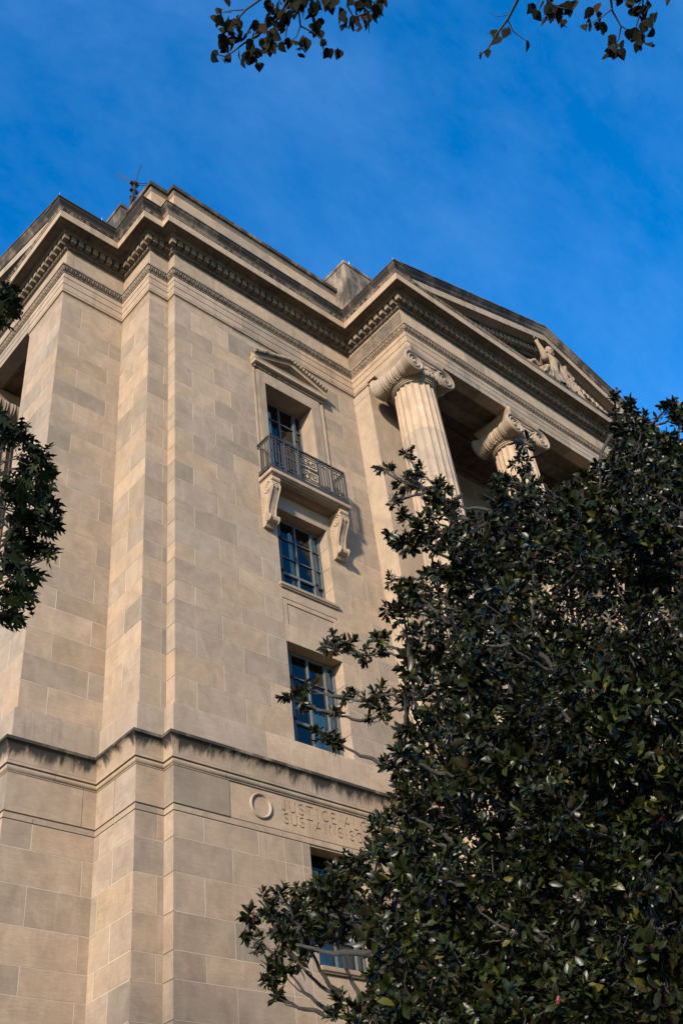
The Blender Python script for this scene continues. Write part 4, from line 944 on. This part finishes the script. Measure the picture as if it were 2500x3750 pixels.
ldir = (D_[:, None, :]*np.cos(elv)[..., None]+rdl*np.sin(elv)[..., None]); ldir[..., 2] -= .42*np.sin(elv)*rng.uniform(.2, 1.3, (n, nl))
lup = D_[:, None, :]*np.sin(elv)[..., None]-rdl*np.cos(elv)[..., None]+rng.normal(size=(n, nl, 3))*.28
lpos = (P_[:, None, :]-D_[:, None, :]*(np.arange(nl)[None, ::-1, None]*.010)).reshape(-1, 3)
Rm = frames(ldir.reshape(-1, 3), lup.reshape(-1, 3)); scl = ((S_*rng.uniform(.105, .165, n))[:, None]*rng.uniform(.75, 1.1, (n, nl))).reshape(-1)
big = pick_largest(lpos, Rm, scl, 295); keep = np.ones(len(lpos), bool); keep[big] = False
print('magnolia leaves', len(lpos))
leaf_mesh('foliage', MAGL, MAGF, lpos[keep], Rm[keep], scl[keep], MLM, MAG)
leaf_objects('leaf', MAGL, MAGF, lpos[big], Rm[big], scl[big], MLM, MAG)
# trunk, limbs to every lobe, twigs to rosettes
tb = Vector((12.9, 7.3, 0))
trunk = [tb, tb+Vector((.05, 0, 2)), tb+Vector((-.1, .1, 4.5)), tb+Vector((.1, .05, 7)), tb+Vector((.25, -.3, 9.5)), tb+Vector((.5, -.8, 12)), tb+Vector((.7, -1.1, 13.6))]
m = MB(); m.tube(trunk, [.36, .28, .24, .19, .13, .07, .03], 12); m.build('trunk', MBK, MAG, 60)
axd = lambda c: math.hypot(c.x-tb.x, c.y-tb.y)
order = sorted(range(len(lobes)), key=lambda i: axd(lobes[i][0])); done = []
for i in order:
    c, r, dn = lobes[i]; h = max(1.4, min(13.2, c.z-.35*axd(c))); q = min(range(len(trunk)-1), key=lambda i: 0 if trunk[i].z <= h <= trunk[i+1].z else 1)
    base = trunk[q].lerp(trunk[q+1], (h-trunk[q].z)/(trunk[q+1].z-trunk[q].z)); best = (c-base).length*1.15
    for p2 in done:
        L2 = (p2-c).length+3*max(0, p2.z-c.z+.05)
        if axd(p2) < axd(c)-.12 and p2.z < c.z+.7 and L2 < best: best = L2; base = p2
    done.append(c); L = (c-base).length
    m = MB(); cv = curve(base, c, -.07*L, 8, .06*L/2); r0 = min(.09, .012+.02*L); m.tube(cv, [r0*(1-.75*i/8)+.006 for i in range(9)], 6)
    for k in range(3 if r < .5 else 7):
        v = Vector((random.gauss(0, 1), random.gauss(0, 1), random.gauss(0, 1))).normalized()*r*.85; m.tube(curve(cv[5] if k % 2 else c, c+v, -.02, 4, .03), [.011, .009, .008, .006, .005], 4)
    m.build('branch', MBK, MAG, 60)
fi = pick_largest(lpos, Rm, scl, 1400); random.shuffle(L_ := [int(i) for i in fi]); cnt = 0
for i in L_[:12]:
    p = Vector(lpos[i])+(EYE-Vector(lpos[i])).normalized()*.03; m = MB(); m.ball(p, (.022, .022, .042), 8, 6, Matrix.Rotation(random.uniform(-.6, .6), 3, 'X'))
    for k in range(14):
        a = k*2.4; m.ball(p+Vector((.02*math.cos(a), .02*math.sin(a), -.032+.005*k)), (.007, .007, .007), 5, 3)
    m.build('seed_cone', MSD, MAG, 60)
def clustered(ctr, radii, nc, per, spread, okf):
    v = unit(rng.normal(size=(nc, 3)))*rng.uniform(.3, 1, nc)[:, None]**.5; c = np.array(ctr)+v*np.array(radii); c = c[okf(c)]
    return c, (c[:, None, :]+rng.normal(size=(len(c), per, 3))*spread).reshape(-1, 3)
def crown_limbs(centres, hubs_, parent, step):
    for c in centres[::step]:
        c = Vector(c); h = min(hubs_, key=lambda q: (q-c).length); m = MB(); cv = curve(h, c, .15, 5, .06); m.tube(cv, [.035, .028, .022, .016, .011, .007], 5); m.build('branch', MBD, parent, 60)
# ---------------------------------------------------------------- oak at the left edge
OAK = empty('oak_tree', (-3.2, 7.6, 0)); tag(OAK, 'dark oak tree with pointed lobed leaves reaching in at the left edge', 'tree')
ol = [(40, 1000, 46), (85, 1040, 34), (60, 1075, 50), (105, 1090, 34), (45, 1130, 55), (95, 1140, 46), (125, 1185, 26), (60, 1190, 55), (110, 1205, 36), (45, 1245, 52), (95, 1262, 36), (118, 1268, 18), (30, 1300, 48), (70, 1325, 34), (30, 1355, 42), (60, 1378, 30), (15, 1410, 42), (40, 1420, 20),
      (10, 680, 30), (30, 655, 18), (22, 712, 28), (5, 735, 22), (35, 690, 18), (0, 965, 30), (15, 985, 26)]
op, od = [], []; OC = []
for x, y, r in ol:
    c = lift(x, y, 5.6+random.uniform(-.35, .35)); rm = px2m(r, c); OC.append((c, rm))
    k = max(6, int((r/12.5)**2*2.1)); v = unit(rng.normal(size=(k, 3)))*(rm*rng.uniform(.1, .95, k)[:, None]); op.append(np.array(c)+v)
    od.append(unit(np.array(CR)*.7-np.array(CU)*.45+rng.normal(size=(k, 3))*.62))
op, od = np.concatenate(op), np.concatenate(od); k = len(op)
os_ = rng.uniform(.12, .175, k); op = op-od*(os_*.5)[:, None]
ou = unit(np.array([0, 0, 1.])+rng.normal(size=(k, 3))*.55)
oR = frames(od, ou); print('oak leaves', k)
big = pick_largest(op, oR, os_, 290, cell=1.0); keep = np.ones(k, bool); keep[big] = False
leaf_objects('leaf', OAKV, OAKF, op[big], oR[big], os_[big], MLO, OAK)
# rest of the crown, outside the picture
okf = lambda c: (project(c)[0][:, 0] < -110) | (((c-En) @ CFn) < 0)
OCC, rp_ = clustered([-3.4, 8.0, 8.6], [4.0, 3.6, 4.4], 420, 14, .17, okf); uv, dd_ = project(rp_); rp_ = rp_[(uv[:, 0] < -60) | (((rp_-En) @ CFn) < 0)]; k2 = len(rp_)
pos2 = np.concatenate([op[keep], rp_]); R2 = np.concatenate([oR[keep], frames(unit(rng.normal(size=(k2, 3))+np.array([0, 0, -.4])), unit(np.array([0, 0, 1.])+rng.normal(size=(k2, 3))*.5))]); s2 = np.concatenate([os_[keep], rng.uniform(.11, .17, k2)])
leaf_mesh('foliage', OAKV, OAKF, pos2, R2, s2, MLO, OAK)
ot = [Vector((-3.2, 7.6, 0)), Vector((-3.25, 7.65, 3)), Vector((-3.3, 7.8, 6)), Vector((-3.4, 7.9, 9)), Vector((-3.4, 8.0, 12))]
m = MB(); m.tube(ot, [.3, .24, .2, .12, .05], 10); m.build('trunk', MBD, OAK, 60)
crown_limbs(OCC, [ot[1].lerp(ot[2], .6), ot[2], ot[2].lerp(ot[3], .5), ot[3], ot[4]], OAK, 7)
hubs = [ot[1].lerp(ot[2], .3), ot[1].lerp(ot[2], .8), ot[2].lerp(ot[3], .4)]
limb_ends = [lift(-160, 1450, 6.1), lift(-160, 1150, 6.1), lift(-150, 720, 6.1)]
for a, b in zip(hubs, limb_ends): m = MB(); m.tube(curve(a, b, .25, 6, .08), [.09, .075, .06, .05, .04, .03, .022], 7); m.build('branch', MBD, OAK, 60)
for c, r in OC:
    e = min(limb_ends, key=lambda q: (q-c).length); m = MB(); cv = curve(e, c, .05, 6, .03); m.tube(cv, [.014, .011, .009, .007, .006, .005, .004], 5)
    for k in range(5): m.tube(curve(cv[random.choice((3, 4, 5))], c+Vector((random.uniform(-1, 1), random.uniform(-1, 1), random.uniform(-1, 1)))*r*.8, .0, 3, .012), [.005, .004, .003, .0025], 4)
    m.build('twig', MBD, OAK, 60)
# ---------------------------------------------------------------- linden branches hanging in from above
LIN = empty('linden_tree', (7.6, -2.6, 0)); tag(LIN, 'tree whose thin leafy branches hang into the top of the sky', 'tree')
def dl(x, y, d=8.6):
    v = ray_d(x, y).normalized(); return EYE+v*d
tw = [  # twigs in picture coordinates, (points, radius)
    ([(690, -60), (610, -10), (565, 22), (540, 50), (520, 90)], .012), ([(690, -60), (640, 40), (600, 75), (560, 100), (520, 130), (500, 125)], .012), ([(690, -60), (665, 10), (640, 40)], .010),
    ([(690, -60), (685, 20), (690, 60), (720, 75), (745, 95), (750, 105)], .010), ([(660, 55), (655, 90), (640, 105)], .006), ([(690, 60), (680, 85), (660, 100)], .006), ([(560, 22), (525, 25), (505, 30)], .006), ([(600, 75), (585, 65)], .005),
    ([(800, -50), (798, 15), (812, 40), (800, 62)], .010), ([(812, 40), (840, 30), (865, 20)], .008), ([(800, -50), (840, -10), (862, 10)], .008),
    ([(1200, -50), (1188, 0), (1165, 45), (1140, 78), (1120, 112), (1098, 128)], .013), ([(1165, 45), (1178, 72), (1205, 92), (1215, 100)], .006), ([(1165, 35), (1140, 38), (1122, 27)], .004), ([(1140, 82), (1118, 75)], .004),
    ([(1245, -50), (1255, 0), (1275, 15), (1300, 20)], .009), ([(1250, -20), (1225, 20)], .005), ([(1390, -50), (1402, 0), (1405, 25), (1425, 60), (1450, 75)], .011), ([(1405, 20), (1380, 40), (1350, 55)], .007), ([(1425, 60), (1420, 90), (1405, 110)], .007), ([(1450, 75), (1470, 90), (1488, 105)], .007), ([(1480, -50), (1475, 10), (1460, 60), (1455, 75)], .008), ([(1500, -30), (1530, 4)], .006)]
DLJ = [random.uniform(-.45, .45) for _ in tw]
for (pts, r), dj in zip(tw, DLJ):
    m = MB(); q = [dl(x, y, 8.6+dj) for x, y in pts]; m.tube(q, [r*(1-.65*i/(len(q)-1)) for i in range(len(q))], 6); m.build('twig', MBD, LIN, 60)
lc = [(505, 40, 16, 4), (530, 60, 16, 5), (600, 100, 22, 6), (640, 55, 20, 7), (565, 85, 14, 4), (520, 25, 18, 3), (548, 48, 16, 4), (520, 75, 20, 6), (512, 105, 20, 7), (545, 60, 12, 3), (540, 95, 22, 8), (500, 130, 14, 3), (525, 140, 16, 3), (560, 135, 18, 5), (575, 115, 20, 7), (590, 75, 18, 5), (580, 130, 18, 5), (605, 120, 14, 3), (590, 150, 8, 2), (620, 95, 20, 6), (610, 60, 22, 7), (640, 75, 20, 6), (625, 110, 18, 5), (650, 40, 24, 9), (630, 20, 24, 8), (680, 20, 26, 12), (700, 5, 30, 14), (660, 100, 14, 4), (685, 105, 16, 5), (700, 95, 12, 4), (690, 120, 14, 3), (725, 60, 10, 3), (730, 75, 12, 3), (745, 105, 12, 3), (755, 125, 12, 3), (770, 130, 12, 2), (715, 30, 22, 8), (660, 0, 30, 12), (740, 0, 30, 10),
      (785, 35, 14, 4), (790, 55, 14, 3), (800, 60, 10, 2), (815, 45, 18, 6), (830, 30, 22, 9), (850, 45, 20, 7), (865, 25, 20, 7), (840, 5, 26, 10), (875, 10, 16, 5), (840, 65, 12, 3),
      (1100, 130, 8, 1), (1112, 128, 7, 1), (1135, 95, 7, 1), (1145, 90, 8, 1), (1132, 78, 5, 1), (1158, 78, 6, 1), (1165, 68, 6, 1), (1214, 106, 6, 1), (1222, 20, 10, 2), (1235, 28, 14, 4), (1255, 30, 16, 5), (1270, 15, 18, 6), (1285, 30, 16, 5), (1300, 20, 16, 5), (1265, 45, 10, 2), (1290, 48, 10, 2), (1310, 5, 16, 4),
      (1348, 30, 8, 2), (1372, 28, 10, 2), (1350, 55, 12, 4), (1370, 60, 14, 5), (1385, 68, 10, 3), (1352, 72, 7, 1), (1405, 85, 7, 2), (1425, 100, 8, 1), (1412, 100, 8, 2), (1400, 118, 14, 5), (1395, 128, 8, 2), (1420, 120, 10, 3), (1450, 78, 10, 4), (1478, 70, 14, 5), (1470, 95, 12, 4), (1465, 110, 12, 3), (1495, 100, 9, 1), (1488, 112, 9, 1), (1470, 40, 12, 4), (1460, 25, 12, 4), (1440, 8, 14, 4), (1485, 20, 12, 3), (1500, 35, 8, 2), (1530, 5, 8, 1), (1410, 5, 12, 2), (1465, -10, 20, 6)]
lp_, ld_ = [], []
for x, y, r, k in lc:
    c = dl(x, y, 8.6+random.uniform(-.4, .4)); rm = px2m(r, c); v = rng.normal(size=(k, 3))*rm*.42; lp_.append(np.array(c)+v)
    ld_.append(unit(-np.array(CU)*.75+np.array([0, 0, -.35])+rng.normal(size=(k, 3))*.42))
lp_, ld_ = np.concatenate(lp_), np.concatenate(ld_); k = len(lp_); ls_ = rng.uniform(.066, .10, k); lp_ = lp_-ld_*(ls_*.5)[:, None]
lR = frames(ld_, unit(rng.normal(size=(k, 3))*.8-np.array(CF)*.5)); print('linden leaves', k)
big = pick_largest(lp_, lR, ls_, 290, cell=1.0); keep = np.ones(k, bool); keep[big] = False
leaf_objects('leaf', LIND, LINF, lp_[big], lR[big], ls_[big], MLL, LIN)
okf = lambda c: (project(c)[0][:, 1] < -110) | (((c-En) @ CFn) < 0.1) | (project(c)[0][:, 0] > 1700)
LCC, rp_ = clustered([6.3, -1.2, 11.0], [4.4, 3.2, 2.4], 420, 14, .16, okf); uv, dd_ = project(rp_); rp_ = rp_[(uv[:, 1] < -50) | (((rp_-En) @ CFn) < 0.1) | (uv[:, 0] > 1640)]; k2 = len(rp_)
pos2 = np.concatenate([lp_[keep], rp_]); R2 = np.concatenate([lR[keep], frames(unit(rng.normal(size=(k2, 3))+np.array([0, 0, -.7])), unit(rng.normal(size=(k2, 3))))]); s2 = np.concatenate([ls_[keep], rng.uniform(.06, .09, k2)])
leaf_mesh('foliage', LIND, LINF, pos2, R2, s2, MLL, LIN)
lt = [Vector((7.6, -2.6, 0)), Vector((7.6, -2.55, 4)), Vector((7.4, -2.3, 7.5)), Vector((6.9, -1.6, 10.5)), Vector((6.5, -1.2, 12.8))]
m = MB(); m.tube(lt, [.3, .25, .2, .12, .04], 10); m.build('trunk', MBD, LIN, 60)
crown_limbs([c for c in LCC if c[2] > 9.2], [lt[2], lt[2].lerp(lt[3], .5), lt[3], lt[3].lerp(lt[4], .5), lt[4]], LIN, 7)
for (x, y), a in (((690, -60), lt[2].lerp(lt[3], .6)), ((800, -50), lt[2].lerp(lt[3], .7)), ((1200, -50), lt[2].lerp(lt[3], .4)), ((1245, -50), lt[2].lerp(lt[3], .5)), ((1390, -50), lt[2].lerp(lt[3], .3)), ((1480, -50), lt[2].lerp(lt[3], .2))):
    m = MB(); m.tube(curve(a, dl(x, y, 8.6), .5, 7, .05), [.06, .05, .04, .032, .025, .02, .016, .013], 6); m.build('branch', MBD, LIN, 60)
# ---------------------------------------------------------------- keep children in place under their roots
for o in bpy.data.objects:
    if o.parent and o.parent.type == 'EMPTY' and o.parent.parent is None: o.matrix_parent_inverse = Matrix.Translation(-o.parent.location)
bpy.context.view_layer.update()
